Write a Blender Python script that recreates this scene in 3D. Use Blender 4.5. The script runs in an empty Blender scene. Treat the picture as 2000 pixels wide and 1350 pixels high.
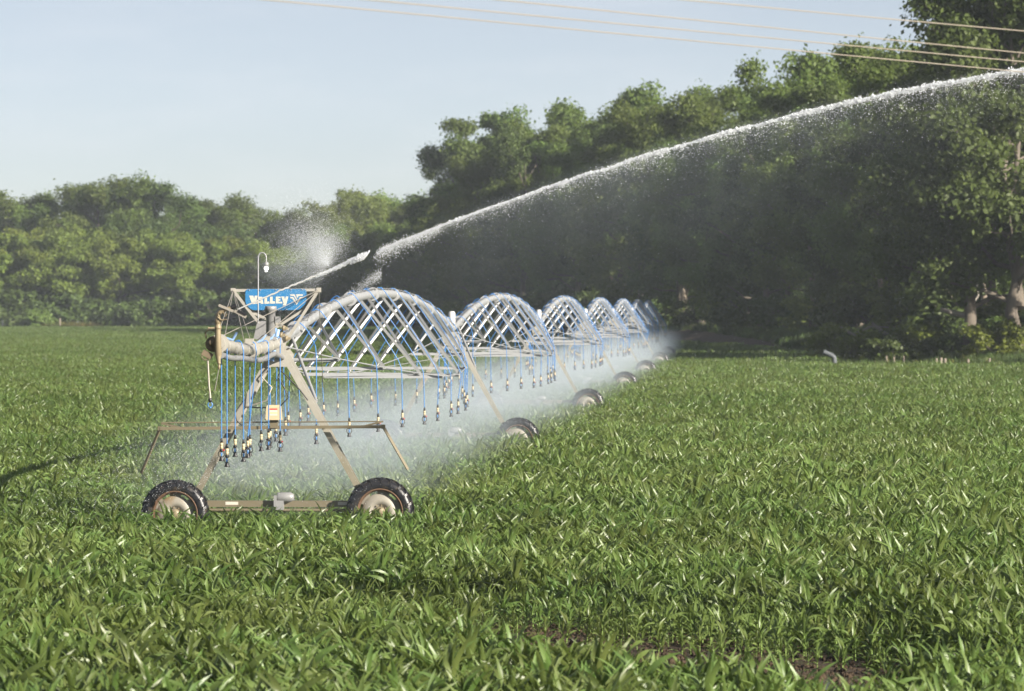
import bpy, math, random
import numpy as np
from mathutils import Vector, Matrix

random.seed(7)
rng = np.random.default_rng(11)
scene = bpy.context.scene
COL = scene.collection
R = math.radians

# ------------------------------------------------------------------ camera
FPX = 200.0 / 36.0 * 2000.0          # focal length in photo pixels
CAM_H, HORIZON = 4.7, 596.0
cam_d = bpy.data.cameras.new("camera")
cam_d.lens = 200.0
cam_d.sensor_width = 36.0
cam_d.clip_start = 0.5
cam_d.clip_end = 20000
cam_d.dof.use_dof = True
cam_d.dof.focus_distance = 111.0
cam_d.dof.aperture_fstop = 4.5
cam = bpy.data.objects.new("camera", cam_d)
cam.location = (0, 0, CAM_H)
cam.rotation_euler = (math.pi / 2 - (675 - HORIZON) / FPX, 0, 0)
COL.objects.link(cam)
scene.camera = cam

# ------------------------------------------------------------------ light
SUN_EL = R(21)
SUN_AZ = R(131)                       # clockwise from +Y (view direction): right, slightly behind the camera
SKY_STRENGTH = 0.066
SUN_STRENGTH = 5.0
world = bpy.data.worlds.new("World")
scene.world = world
world.use_nodes = True
nt = world.node_tree
nt.nodes.clear()
sky = nt.nodes.new("ShaderNodeTexSky")
sky.sky_type = 'NISHITA'
sky.sun_disc = False
sky.sun_elevation = SUN_EL
sky.sun_rotation = SUN_AZ
sky.altitude = 300
sky.air_density = 1.0
sky.dust_density = 1.4
sky.ozone_density = 1.2
tc = nt.nodes.new("ShaderNodeTexCoord")
mp = nt.nodes.new("ShaderNodeMapping")     # the low band of sky runs through more of the sky's height
mp.inputs['Scale'].default_value = (1, 1, 3.2)
bg = nt.nodes.new("ShaderNodeBackground")
bg.inputs['Strength'].default_value = SKY_STRENGTH
wo = nt.nodes.new("ShaderNodeOutputWorld")
nt.links.new(tc.outputs['Generated'], mp.inputs['Vector'])
nrm = nt.nodes.new("ShaderNodeVectorMath"); nrm.operation = 'NORMALIZE'
nt.links.new(mp.outputs['Vector'], nrm.inputs[0])
nt.links.new(nrm.outputs['Vector'], sky.inputs['Vector'])
tint = nt.nodes.new("ShaderNodeMix"); tint.data_type = 'RGBA'; tint.blend_type = 'MULTIPLY'; tint.inputs[0].default_value = 1.0
tint.inputs[7].default_value = (0.93, 0.945, 0.985, 1)
pale = nt.nodes.new("ShaderNodeHueSaturation"); pale.inputs['Saturation'].default_value = 0.46
nt.links.new(sky.outputs['Color'], pale.inputs['Color'])
cmap = nt.nodes.new("ShaderNodeMapping"); cmap.inputs['Scale'].default_value = (1, 1, 4.5)   # faint stretched cirrus
nt.links.new(tc.outputs['Generated'], cmap.inputs['Vector'])
cn = nt.nodes.new("ShaderNodeTexNoise"); cn.inputs['Scale'].default_value = 26; cn.inputs['Detail'].default_value = 6; cn.inputs['Roughness'].default_value = 0.55
nt.links.new(cmap.outputs['Vector'], cn.inputs['Vector'])
cr_ = nt.nodes.new("ShaderNodeMapRange"); cr_.inputs['From Min'].default_value = 0.45; cr_.inputs['From Max'].default_value = 0.75; cr_.inputs['To Max'].default_value = 0.16
nt.links.new(cn.outputs['Fac'], cr_.inputs['Value'])
cl_mix = nt.nodes.new("ShaderNodeMix"); cl_mix.data_type = 'RGBA'; cl_mix.inputs[7].default_value = (7.0, 6.9, 6.9, 1)
nt.links.new(cr_.outputs['Result'], cl_mix.inputs[0]); nt.links.new(pale.outputs['Color'], cl_mix.inputs[6])
nt.links.new(cl_mix.outputs[2], tint.inputs[6]); nt.links.new(tint.outputs[2], bg.inputs['Color'])
nt.links.new(bg.outputs['Background'], wo.inputs['Surface'])

sun_d = bpy.data.lights.new("sun", 'SUN')
sun_d.energy = SUN_STRENGTH
sun_d.angle = R(0.5)
sun_d.color = (1.0, 0.92, 0.80)
sun = bpy.data.objects.new("sun", sun_d)
sdir = Vector((math.sin(SUN_AZ) * math.cos(SUN_EL), math.cos(SUN_AZ) * math.cos(SUN_EL), math.sin(SUN_EL)))
sun.rotation_euler = (-sdir).to_track_quat('-Z', 'Y').to_euler()
sun.location = (40, -20, 60)
COL.objects.link(sun)

scene.view_settings.view_transform = 'Standard'
scene.view_settings.look = 'None'
scene.view_settings.exposure = 1.15
scene.view_settings.gamma = 1.0
scene.view_settings.use_curve_mapping = False
scene.render.engine = 'CYCLES'
cy = scene.cycles
cy.max_bounces = 6
cy.diffuse_bounces = 4
cy.glossy_bounces = 3
cy.transmission_bounces = 5
cy.transparent_max_bounces = 8
cy.volume_bounces = 1
cy.volume_max_steps = 256
cy.volume_step_rate = 1.5
cy.sample_clamp_indirect = 6
cy.use_denoising = True
try:
    cy.denoiser = 'OPENIMAGEDENOISE'
except Exception:
    pass

# ------------------------------------------------------------------ helpers
def P(px, py, d):
    """photo pixel + distance -> world point"""
    return Vector(((px - 1000) / FPX * d, d, CAM_H + (HORIZON - py) / FPX * d))

def tag(o, label=None, cat=None, group=None, kind=None):
    if label: o['label'] = label
    if cat: o['category'] = cat
    if group: o['group'] = group
    if kind: o['kind'] = kind
    return o

def empty(name, loc=(0, 0, 0), rz=0.0):
    o = bpy.data.objects.new(name, None)
    o.empty_display_size = 0.3
    o.location = loc
    o.rotation_euler = (0, 0, rz)
    COL.objects.link(o)
    return o

def link(name, me, parent=None, loc=None):
    o = bpy.data.objects.new(name, me)
    COL.objects.link(o)
    if parent is not None: o.parent = parent
    if loc is not None: o.location = loc
    return o

def np_mesh(name, v, f, mat, smooth=False, mats=None, mi=None):
    v = np.asarray(v, dtype=np.float32); f = np.asarray(f, dtype=np.int32)
    me = bpy.data.meshes.new(name)
    k = f.shape[1]
    me.vertices.add(len(v)); me.vertices.foreach_set("co", v.ravel())
    me.loops.add(f.size); me.loops.foreach_set("vertex_index", f.ravel())
    me.polygons.add(len(f))
    me.polygons.foreach_set("loop_start", np.arange(0, f.size, k, dtype=np.int32))
    try:
        me.polygons.foreach_set("loop_total", np.full(len(f), k, dtype=np.int32))
    except Exception:
        pass
    for m in (mats or [mat]): me.materials.append(m)
    if mi is not None: me.polygons.foreach_set("material_index", np.asarray(mi, dtype=np.int32))
    if smooth: me.polygons.foreach_set("use_smooth", np.ones(len(f), dtype=bool))
    me.update(calc_edges=True)
    return me

class MB:
    """collects shapes; build() links them as ONE mesh object"""
    def __init__(self):
        self.v = []; self.f = []; self.s = []; self.m = []
        self.mat = 0
    def add(self, vs, fs, smooth=False):
        b = len(self.v)
        self.v += [tuple(p) for p in vs]
        for f in fs:
            self.f.append([b + i for i in f]); self.s.append(smooth); self.m.append(self.mat)
    def box(self, c, s, rot=None):
        hx, hy, hz = s[0] / 2, s[1] / 2, s[2] / 2
        vs = [Vector((x, y, z)) for x in (-hx, hx) for y in (-hy, hy) for z in (-hz, hz)]
        if rot is not None: vs = [rot @ p for p in vs]
        c = Vector(c)
        self.add([p + c for p in vs], [(0, 1, 3, 2), (4, 6, 7, 5), (0, 4, 5, 1), (2, 3, 7, 6), (0, 2, 6, 4), (1, 5, 7, 3)])
    def bar(self, a, b, w, h, up=(0, 0, 1)):
        """rectangular bar from a to b, h measured along up, w across"""
        a, b = Vector(a), Vector(b); d = (b - a); L = d.length; d.normalize()
        x = d.cross(Vector(up))
        if x.length < 1e-4: x = d.cross(Vector((1, 0, 0)))
        x.normalize(); z = x.cross(d).normalized()
        M = Matrix((x, d, z)).transposed()
        self.box((a + b) / 2, (w, L, h), M)
    def angle(self, a, b, w, t, up=(0, 0, 1), flip=1):
        """an L-section (angle iron) from a to b"""
        a, b = Vector(a), Vector(b); d = (b - a).normalized()
        x = d.cross(Vector(up)); x.normalize(); z = x.cross(d).normalized()
        sec = [(0, 0), (w, 0), (w, t), (t, t), (t, w), (0, w)]
        vs = []
        for e in (a, b):
            for (p, q) in sec: vs.append(e + x * (p * flip - w * flip / 2) + z * (q - w / 2))
        n = 6
        fs = [(i, (i + 1) % n, n + (i + 1) % n, n + i) for i in range(n)] + [tuple(range(n))[::-1], tuple(range(n, 2 * n))]
        self.add(vs, fs)
    def channel(self, a, b, w, dp, t, face):
        """a C-section from a to b whose web (width w) faces 'face' and flanges run dp behind it"""
        a, b = Vector(a), Vector(b); d = (b - a).normalized()
        n_ = Vector(face); n_ = (n_ - d * n_.dot(d)).normalized(); x = d.cross(n_).normalized()
        sec = [(-w / 2, 0), (w / 2, 0), (w / 2, -dp), (w / 2 - t, -dp), (w / 2 - t, -t), (-w / 2 + t, -t), (-w / 2 + t, -dp), (-w / 2, -dp)]
        vs = [e + x * p + n_ * q for e in (a, b) for (p, q) in sec]
        k = len(sec)
        fs = [(i, (i + 1) % k, k + (i + 1) % k, k + i) for i in range(k)] + [tuple(range(k))[::-1], tuple(range(k, 2 * k))]
        self.add(vs, fs)
    def tube(self, pts, r, n=8, cap=True):
        pts = [Vector(p) for p in pts]
        rs = r if isinstance(r, (list, tuple)) else [r] * len(pts)
        vs = []; prev = None
        for i, p in enumerate(pts):
            t = (pts[min(i + 1, len(pts) - 1)] - pts[max(i - 1, 0)]).normalized()
            if prev is None:
                ref = Vector((0, 0, 1)) if abs(t.z) < 0.9 else Vector((1, 0, 0))
                x = t.cross(ref).normalized()
            else:
                x = (prev - t * prev.dot(t)).normalized()
            prev = x; y = t.cross(x)
            for k in range(n):
                a = 2 * math.pi * k / n
                vs.append(p + (x * math.cos(a) + y * math.sin(a)) * rs[i])
        fs = []
        for i in range(len(pts) - 1):
            for k in range(n):
                fs.append((i * n + k, i * n + (k + 1) % n, (i + 1) * n + (k + 1) % n, (i + 1) * n + k))
        self.add(vs, fs, True)
        if cap:
            self.add(vs[:n], [tuple(range(n))[::-1]]); self.add(vs[-n:], [tuple(range(n))])
    def lathe(self, prof, c=(0, 0, 0), n=16, axis='Z', smooth=True):
        """prof: list of (radius, height)"""
        vs = []
        c = Vector(c)
        for (r, h) in prof:
            for k in range(n):
                a = 2 * math.pi * k / n
                if axis == 'Z': p = Vector((r * math.cos(a), r * math.sin(a), h))
                elif axis == 'Y': p = Vector((r * math.cos(a), h, r * math.sin(a)))
                else: p = Vector((h, r * math.cos(a), r * math.sin(a)))
                vs.append(p + c)
        fs = []
        for i in range(len(prof) - 1):
            for k in range(n):
                fs.append((i * n + k, i * n + (k + 1) % n, (i + 1) * n + (k + 1) % n, (i + 1) * n + k))
        self.add(vs, fs, smooth)
    def poly(self, pts, th, nrm_=(0, -1, 0)):
        """a flat outline given thickness th behind its face"""
        pts = [Vector(p) for p in pts]; n = len(pts); d = Vector(nrm_) * th
        vs = pts + [p - d for p in pts]
        fs = [tuple(range(n)), tuple(range(2 * n - 1, n - 1, -1))] + [(i, n + i, n + (i + 1) % n, (i + 1) % n) for i in range(n)]
        self.add(vs, fs)
    def mesh(self, name, mats):
        me = bpy.data.meshes.new(name)
        me.from_pydata(self.v, [], self.f)
        for m in (mats if isinstance(mats, (list, tuple)) else [mats]): me.materials.append(m)
        me.polygons.foreach_set("use_smooth", self.s)
        me.polygons.foreach_set("material_index", self.m)
        me.update()
        import bmesh
        bm = bmesh.new(); bm.from_mesh(me)
        bmesh.ops.recalc_face_normals(bm, faces=bm.faces)
        bm.to_mesh(me); bm.free()
        return me
    def build(self, name, mats, parent=None):
        return link(name, self.mesh(name, mats), parent)

def copy_tree(o, parent=None):
    c = o.copy(); COL.objects.link(c)
    if parent is not None: c.parent = parent
    for ch in CHILD.get(o, []): copy_tree(ch, c)
    return c
CHILD = {}
def snapshot(root):
    """remember the children of a thing before copying it"""
    CHILD.clear()
    for o in COL.objects:
        if o.parent is not None: CHILD.setdefault(o.parent, []).append(o)

ORD = ["first", "second", "third", "fourth", "fifth", "sixth", "seventh", "eighth", "ninth", "tenth", "eleventh", "twelfth",
       "thirteenth", "fourteenth", "fifteenth", "sixteenth", "seventeenth", "eighteenth", "nineteenth", "twentieth"]
def ordinal(i):
    if i < 20: return ORD[i]
    tens = ["twenty", "thirty", "forty", "fifty"][(i + 1) // 10 - 2]; u = (i + 1) % 10
    return {"twenty": "twentieth", "thirty": "thirtieth", "forty": "fortieth", "fifty": "fiftieth"}[tens] if u == 0 else tens + "-" + ORD[u - 1]

# ------------------------------------------------------------------ materials
def new_mat(name):
    m = bpy.data.materials.new(name); m.use_nodes = True
    return m, m.node_tree, m.node_tree.nodes['Principled BSDF']

def mixrgb(t, fac, a, b, blend='MIX'):
    n = t.nodes.new("ShaderNodeMix"); n.data_type = 'RGBA'; n.blend_type = blend
    for sock, v in ((n.inputs[0], fac), (n.inputs[6], a), (n.inputs[7], b)):
        if hasattr(v, 'is_linked'): t.links.new(v, sock)
        elif isinstance(v, (tuple, list)): sock.default_value = (*v[:3], 1)
        else: sock.default_value = v
    return n.outputs[2]

def noise(t, scale, detail=4, vec=None, rough=0.6):
    n = t.nodes.new("ShaderNodeTexNoise"); n.inputs['Scale'].default_value = scale
    n.inputs['Detail'].default_value = detail; n.inputs['Roughness'].default_value = rough
    if vec is not None: t.links.new(vec, n.inputs['Vector'])
    return n.outputs['Fac']

def ramp(t, val, lo, hi):
    n = t.nodes.new("ShaderNodeMapRange"); n.interpolation_type = 'SMOOTHSTEP'
    t.links.new(val, n.inputs['Value']); n.inputs['From Min'].default_value = lo; n.inputs['From Max'].default_value = hi
    return n.outputs['Result']

def math_(t, op, a, b=None, c=None):
    n = t.nodes.new("ShaderNodeMath"); n.operation = op
    for i, v in enumerate((a, b, c)):
        if v is None: continue
        if hasattr(v, 'is_linked'): t.links.new(v, n.inputs[i])
        else: n.inputs[i].default_value = v
    return n.outputs[0]

def coords(t, kind='Object'):
    n = t.nodes.new("ShaderNodeTexCoord"); return n.outputs[kind]

def bump(t, p, h, strength=0.3, dist=0.02):
    b = t.nodes.new("ShaderNodeBump"); b.inputs['Strength'].default_value = strength; b.inputs['Distance'].default_value = dist
    t.links.new(h, b.inputs['Height']); t.links.new(b.outputs['Normal'], p.inputs['Normal'])

def simple(name, col, rough=0.5, metal=0.0, var=0.25, scale=6.0, spec=0.5):
    m, t, p = new_mat(name)
    f = noise(t, scale, 5, coords(t))
    c = mixrgb(t, f, tuple(x * (1 - var) for x in col), tuple(min(1, x * (1 + var)) for x in col))
    t.links.new(c, p.inputs['Base Color'])
    p.inputs['Roughness'].default_value = rough; p.inputs['Metallic'].default_value = metal
    p.inputs['Specular IOR Level'].default_value = spec
    return m

def steel(name, clean, dirt, z0, z1):
    """galvanised steel with dried mud and hard-water stain below z1"""
    m, t, p = new_mat(name)
    co = coords(t)
    mottled = mixrgb(t, noise(t, 9, 5, co), tuple(c * 0.82 for c in clean), tuple(min(1, c * 1.1) for c in clean))
    sep = t.nodes.new("ShaderNodeSeparateXYZ"); t.links.new(co, sep.inputs[0])
    n2 = noise(t, 3.0, 6, co)
    hz = math_(t, 'ADD', sep.outputs['Z'], math_(t, 'MULTIPLY', math_(t, 'SUBTRACT', n2, 0.5), 1.6))
    low = math_(t, 'SUBTRACT', 1.0, ramp(t, hz, z0, z1))
    spots = math_(t, 'MULTIPLY', ramp(t, noise(t, 22, 5, co), 0.56, 0.72), 0.45)
    fac = math_(t, 'MAXIMUM', low, spots)
    t.links.new(mixrgb(t, fac, mottled, dirt), p.inputs['Base Color'])
    p.inputs['Roughness'].default_value = 0.48
    p.inputs['Metallic'].default_value = 0.15
    return m

M = {}
M['galv'] = steel('galvanised', (0.33, 0.34, 0.35), (0.40, 0.33, 0.22), -5, -4)
M['frame'] = steel('tower_steel', (0.37, 0.355, 0.315), (0.20, 0.178, 0.12), 0.7, 3.4)
M['bar'] = steel('muddy_steel', (0.28, 0.26, 0.21), (0.165, 0.14, 0.09), 8, 9)
M['white'] = simple('white_plastic', (0.52, 0.52, 0.51), 0.4, 0, 0.06)
M['grey'] = simple('grey_paint', (0.27, 0.27, 0.27), 0.45, 0.2, 0.15)
M['darkgrey'] = simple('dark_grey_paint', (0.20, 0.20, 0.20), 0.45, 0.3, 0.25)
M['blue'] = simple('blue_hose', (0.055, 0.19, 0.47), 0.35, 0, 0.15, 3)
M['paleblue'] = simple('pale_blue_hose', (0.22, 0.36, 0.60), 0.35, 0, 0.12, 3)
M['black'] = simple('black_plastic', (0.018, 0.018, 0.02), 0.4, 0, 0.3)
M['cream'] = simple('cream_plastic', (0.46, 0.38, 0.24), 0.45, 0, 0.12)
M['red'] = simple('red_plastic', (0.55, 0.03, 0.03), 0.4, 0, 0.1)
M['yellow'] = simple('yellow_print', (0.75, 0.42, 0.06), 0.5, 0, 0.1)
M['signblue'] = simple('sign_blue', (0.028, 0.165, 0.36), 0.4, 0, 0.06, 2)
M['signwhite'] = simple('sign_white', (0.52, 0.49, 0.42), 0.45, 0, 0.05)
M['brass'] = steel('old_brass', (0.27, 0.22, 0.14), (0.10, 0.075, 0.05), -5, -4)
M['pump'] = simple('pump_iron', (0.16, 0.125, 0.08), 0.6, 0.1, 0.5, 10)
M['rust'] = simple('rusty_lip', (0.115, 0.065, 0.036), 0.75, 0.1, 0.5, 12)
M['rim'] = steel('rim_steel', (0.30, 0.28, 0.235), (0.26, 0.18, 0.09), -0.62, -0.1)
M['cable'] = simple('wire_rope', (0.36, 0.33, 0.28), 0.5, 0.3, 0.2)
M['wire'] = simple('aluminium_wire', (0.32, 0.285, 0.23), 0.55, 0.15, 0.12, 2)
def tyre_mat():
    m, t, p = new_mat('wet_rubber')
    co = coords(t)
    c = mixrgb(t, ramp(t, noise(t, 14, 6, co), 0.5, 0.75), (0.012, 0.012, 0.015), (0.06, 0.045, 0.03))
    t.links.new(c, p.inputs['Base Color']); p.inputs['Roughness'].default_value = 0.32
    bump(t, p, noise(t, 60, 3, co), 0.4, 0.01)
    return m
M['tyre'] = tyre_mat()
m, t, p = new_mat('lamp_glass'); p.inputs['Base Color'].default_value = (0.9, 0.92, 0.95, 1)
p.inputs['Transmission Weight'].default_value = 0.85; p.inputs['Roughness'].default_value = 0.1; M['glass'] = m
m, t, p = new_mat('lamp_glow'); p.inputs['Emission Color'].default_value = (1, 0.93, 0.8, 1); p.inputs['Emission Strength'].default_value = 3.0; M['glow'] = m

def leaf_mat(name, a, b, rough=0.45, trans=0.3, tcol=None, island=True, spec=0.5):
    m, t, p = new_mat(name)
    geo = t.nodes.new("ShaderNodeNewGeometry")
    oi = t.nodes.new("ShaderNodeObjectInfo")
    fac = geo.outputs['Random Per Island'] if island else noise(t, 0.35, 3, coords(t))
    n2 = noise(t, 0.05, 2, geo.outputs['Position'])
    f = math_(t, 'ADD', math_(t, 'MULTIPLY', fac, 0.6), math_(t, 'MULTIPLY', ramp(t, n2, 0.3, 0.7), 0.4))
    c = mixrgb(t, f, a, b)
    hsv = t.nodes.new("ShaderNodeHueSaturation")
    t.links.new(c, hsv.inputs['Color'])
    t.links.new(math_(t, 'MULTIPLY_ADD', oi.outputs['Random'], 0.035, 0.485), hsv.inputs['Hue'])
    t.links.new(math_(t, 'MULTIPLY_ADD', oi.outputs['Random'], 0.45, 0.78), hsv.inputs['Value'])
    t.links.new(hsv.outputs['Color'], p.inputs['Base Color'])
    p.inputs['Roughness'].default_value = rough; p.inputs['Specular IOR Level'].default_value = spec
    tr = t.nodes.new("ShaderNodeBsdfTranslucent")
    tc_ = mixrgb(t, 0.5, hsv.outputs['Color'], tcol or tuple(min(1, x * 1.6) for x in b))
    t.links.new(tc_, tr.inputs['Color'])
    mx = t.nodes.new("ShaderNodeMixShader"); mx.inputs[0].default_value = trans
    out = t.nodes['Material Output']
    t.links.new(p.outputs[0], mx.inputs[1]); t.links.new(tr.outputs[0], mx.inputs[2]); t.links.new(mx.outputs[0], out.inputs['Surface'])
    return m
M['corn'] = leaf_mat('corn_leaf', (0.055, 0.098, 0.018), (0.165, 0.215, 0.058), 0.44, 0.26, (0.24, 0.34, 0.05), spec=0.65)
M['stalk'] = simple('corn_stalk', (0.20, 0.30, 0.07), 0.45, 0, 0.2)
M['cottonwood'] = leaf_mat('cottonwood_leaf', (0.095, 0.145, 0.034), (0.165, 0.212, 0.058), 0.5, 0.46, (0.30, 0.40, 0.08), spec=0.2)
M['willow'] = leaf_mat('willow_leaf', (0.115, 0.160, 0.028), (0.190, 0.232, 0.050), 0.5, 0.36, (0.28, 0.35, 0.06), spec=0.2)
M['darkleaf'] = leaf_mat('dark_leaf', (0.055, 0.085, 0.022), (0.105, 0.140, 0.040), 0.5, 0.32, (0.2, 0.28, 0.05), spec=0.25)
M['paleleaf'] = leaf_mat('pale_leaf', (0.105, 0.150, 0.030), (0.165, 0.205, 0.05), 0.5, 0.3, (0.28, 0.34, 0.06), spec=0.2)
M['weed'] = leaf_mat('weed_leaf', (0.05, 0.085, 0.02), (0.10, 0.14, 0.035), 0.6, 0.25, (0.2, 0.26, 0.05))
M['drygrass'] = leaf_mat('dry_grass_leaf', (0.20, 0.19, 0.06), (0.34, 0.30, 0.10), 0.6, 0.25, (0.4, 0.36, 0.1))
def bark():
    m, t, p = new_mat('bark')
    co = coords(t)
    mp_ = t.nodes.new("ShaderNodeMapping"); mp_.inputs['Scale'].default_value = (6, 6, 0.8); t.links.new(co, mp_.inputs[0])
    n = noise(t, 1.5, 6, mp_.outputs[0])
    t.links.new(mixrgb(t, n, (0.07, 0.06, 0.05), (0.19, 0.16, 0.125)), p.inputs['Base Color'])
    p.inputs['Roughness'].default_value = 0.9
    bump(t, p, n, 0.6, 0.08)
    return m
M['bark'] = bark()
M['palebark'] = simple('pale_bark', (0.21, 0.175, 0.135), 0.9, 0, 0.4, 2.5)
M['deadwood'] = simple('deadwood', (0.24, 0.22, 0.19), 0.85, 0, 0.35, 3)  # colour lowered to suggest tree shade that doesn't reach the bank
M['post'] = simple('weathered_dimmed_post', (0.20, 0.17, 0.135), 0.85, 0, 0.3, 3)  # old wood, its colour darkened further in place of tree shade
M['concrete'] = simple('shade_dimmed_metal', (0.075, 0.085, 0.095), 0.6, 0, 0.2, 2)  # pale metal dimmed in its colour to stand in for shade on the standpipe

def ground_mat():
    m, t, p = new_mat('soil')
    geo = t.nodes.new("ShaderNodeNewGeometry"); pos = geo.outputs['Position']
    n1 = noise(t, 7, 8, pos, 0.7); n2 = noise(t, 0.6, 4, pos)
    c = mixrgb(t, ramp(t, n1, 0.3, 0.7), (0.022, 0.014, 0.007), (0.066, 0.041, 0.021))
    c = mixrgb(t, math_(t, 'MULTIPLY', ramp(t, n2, 0.45, 0.65), 0.5), c, (0.11, 0.07, 0.036))
    t.links.new(c, p.inputs['Base Color']); p.inputs['Roughness'].default_value = 0.8
    bump(t, p, n1, 0.9, 0.08)
    return m
M['soil'] = ground_mat()
m, t, p = new_mat('muddy_water'); p.inputs['Base Color'].default_value = (0.035, 0.03, 0.022, 1); p.inputs['Roughness'].default_value = 0.06
bump(t, p, noise(t, 9, 3, coords(t)), 0.12, 0.02); M['puddle'] = m
def water_mat():
    m, t, p = new_mat('white_water')
    p.inputs['Base Color'].default_value = (0.92, 0.94, 0.96, 1); p.inputs['Roughness'].default_value = 0.25
    tr = t.nodes.new("ShaderNodeBsdfTranslucent"); tr.inputs['Color'].default_value = (0.92, 0.95, 0.98, 1)
    mx = t.nodes.new("ShaderNodeMixShader"); mx.inputs[0].default_value = 0.5
    t.links.new(p.outputs[0], mx.inputs[1]); t.links.new(tr.outputs[0], mx.inputs[2])
    t.links.new(mx.outputs[0], t.nodes['Material Output'].inputs['Surface'])
    return m
M['water'] = water_mat()
m, t, p = new_mat('clear_water'); p.inputs['Base Color'].default_value = (0.55, 0.56, 0.55, 1); p.inputs['Roughness'].default_value = 0.15
p.inputs['Transmission Weight'].default_value = 0.35; M['clearwater'] = m

# ------------------------------------------------------------------ ground
WOOD_Y = [300, 430, 455, 500, 560, 620, 700, 760, 820, 880, 1000]
WOOD_X = [50, 38.7, 36.9, 33.8, 30.2, 25.1, 18.9, 10.3, 0, -11, -24]
FIELD_Y = [0, 384, 384.01, 400, 480, 560, 640, 700, 760, 880, 1022]
FIELD_X = [400, 400, 22, 22.5, 26, 25, 21, 14, 7, -14, -22]
def sstep(x):
    x = np.clip(x, 0, 1); return x * x * (3 - 2 * x)
def zg(x, y):
    xe = np.interp(y, WOOD_Y, WOOD_X)
    return 2.1 * sstep((x - xe + 13) / 13) * sstep((y - 386) / 45) * (1 - sstep((y - 760) / 120))
gx = np.unique(np.concatenate([np.linspace(-4000, -120, 14), np.linspace(-120, 120, 61), np.linspace(120, 4000, 14)]))
gy = np.unique(np.concatenate([np.linspace(-300, 60, 8), np.linspace(60, 370, 20), np.linspace(370, 900, 90), np.linspace(900, 9000, 20)]))
GX, GY = np.meshgrid(gx, gy)
gv = np.stack([GX.ravel(), GY.ravel(), zg(GX.ravel(), GY.ravel())], 1)
nx = len(gx)
ii, jj = np.meshgrid(np.arange(nx - 1), np.arange(len(gy) - 1))
a = (jj * nx + ii).ravel()
gf = np.stack([a, a + 1, a + nx + 1, a + nx], 1)
ground = link('ground', np_mesh('ground', gv, gf, M['soil'], True))
tag(ground, 'bare brown soil of the field showing between the corn rows', 'ground', kind='structure')

# ------------------------------------------------------------------ corn
def corn_plant(r, h=1.0):
    """one young corn plant: stalk and arching leaves; returns verts, quads, material index"""
    V, F, MI = [], [], []
    top = 0.46 * h
    lean = r.normal(0, 0.03, 2)
    n = 5
    for i, (z, rad) in enumerate([(0, 0.013), (top * 0.5, 0.013), (top, 0.008), (top + 0.1 * h, 0.002)]):
        for k in range(n):
            a = 2 * math.pi * k / n
            V.append((rad * math.cos(a) + lean[0] * z, rad * math.sin(a) + lean[1] * z, z))
    for i in range(3):
        for k in range(n):
            F.append((i * n + k, i * n + (k + 1) % n, (i + 1) * n + (k + 1) % n, (i + 1) * n + k)); MI.append(1)
    az0 = r.uniform(0, 2 * math.pi)
    nl = r.integers(10, 13)
    SEG = 7
    for l in range(nl):
        u = l / (nl - 1)
        az = az0 + math.pi * l + r.normal(0, 0.38)
        z0 = (0.05 + 0.95 * u) * top
        L = h * (0.25 + 0.30 * math.sin(math.pi * min(1, 0.18 + 0.75 * u))) * r.uniform(0.85, 1.15)
        W = 0.0285 * (0.6 + 0.5 * math.sin(math.pi * (0.15 + 0.7 * u))) * r.uniform(0.85, 1.2)
        th = R(52 - 42 * u) * r.uniform(0.7, 1.25)
        dr = R(r.uniform(30, 120)) * (1.1 - 0.62 * u)
        roll = r.normal(0, 0.5)
        x = 0.012; z = z0; yy = 0.0
        ca, sa = math.cos(az), math.sin(az)
        wave = r.uniform(0, 6.28); wamp = r.uniform(0.1, 0.35)
        swing = r.normal(0, 0.25)
        b = len(V)
        for s in range(SEG + 1):
            q = s / SEG
            ang = th + dr * q ** 1.6
            if s > 0:
                x += L / SEG * math.sin(ang); z += L / SEG * math.cos(ang); yy += L / SEG * swing * q
            w = W * (0.55 + 0.9 * q) if q < 0.4 else W * 0.91 * (1 - ((q - 0.4) / 0.6) ** 1.7)
            w = max(w, 0.0008)
            rl = roll * q * 2
            fold = 0.45 * (1 - 0.6 * q)
            nxv, nzv = -math.cos(ang), math.sin(ang)      # up-facing normal in the leaf plane
            for side in (-1, 0, 1):
                wob = wamp * w * math.sin(wave + q * 9 + side * 1.7) if side else 0
                oy = side * w * math.cos(rl)
                up = abs(side) * w * fold + side * w * math.sin(rl) + wob
                px_, py_, pz_ = x + nxv * up, yy + oy, z + nzv * up
                V.append((px_ * ca - py_ * sa + lean[0] * z0, px_ * sa + py_ * ca + lean[1] * z0, max(pz_, 0.01)))
        for s in range(SEG):
            for c in range(2):
                i0 = b + s * 3 + c
                F.append((i0, i0 + 1, i0 + 4, i0 + 3)); MI.append(0)
    return np.array(V), np.array(F), np.array(MI)

plants = [corn_plant(np.random.default_rng(100 + i), 1.0) for i in range(14)]
ROW, SEGL, NPL = 0.62, 2.31, 17
def row_segment(seed, keep=1.0, hs=1.0, hv=0.14):
    r = np.random.default_rng(seed)
    V, F, MI, b, where = [], [], [], 0, []
    for i in range(NPL):
        if r.uniform() > keep: continue
        k = r.integers(len(plants)); v, f, mi = plants[k]
        a = r.uniform(0, 6.28); s = max(0.3, hs * r.normal(1, hv)); c_, s_ = math.cos(a), math.sin(a)
        x = (i + 0.5) * SEGL / NPL - SEGL / 2 + r.normal(0, 0.02); y = r.normal(0, 0.025)
        w = np.empty_like(v)
        w[:, 0] = (v[:, 0] * c_ - v[:, 1] * s_) * s + x; w[:, 1] = (v[:, 0] * s_ + v[:, 1] * c_) * s + y; w[:, 2] = v[:, 2] * s
        V.append(w); F.append(f + b); MI.append(mi); b += len(v)
        where.append((k, x, y, a, s))
    return np.concatenate(V), np.concatenate(F), np.concatenate(MI), where
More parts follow.
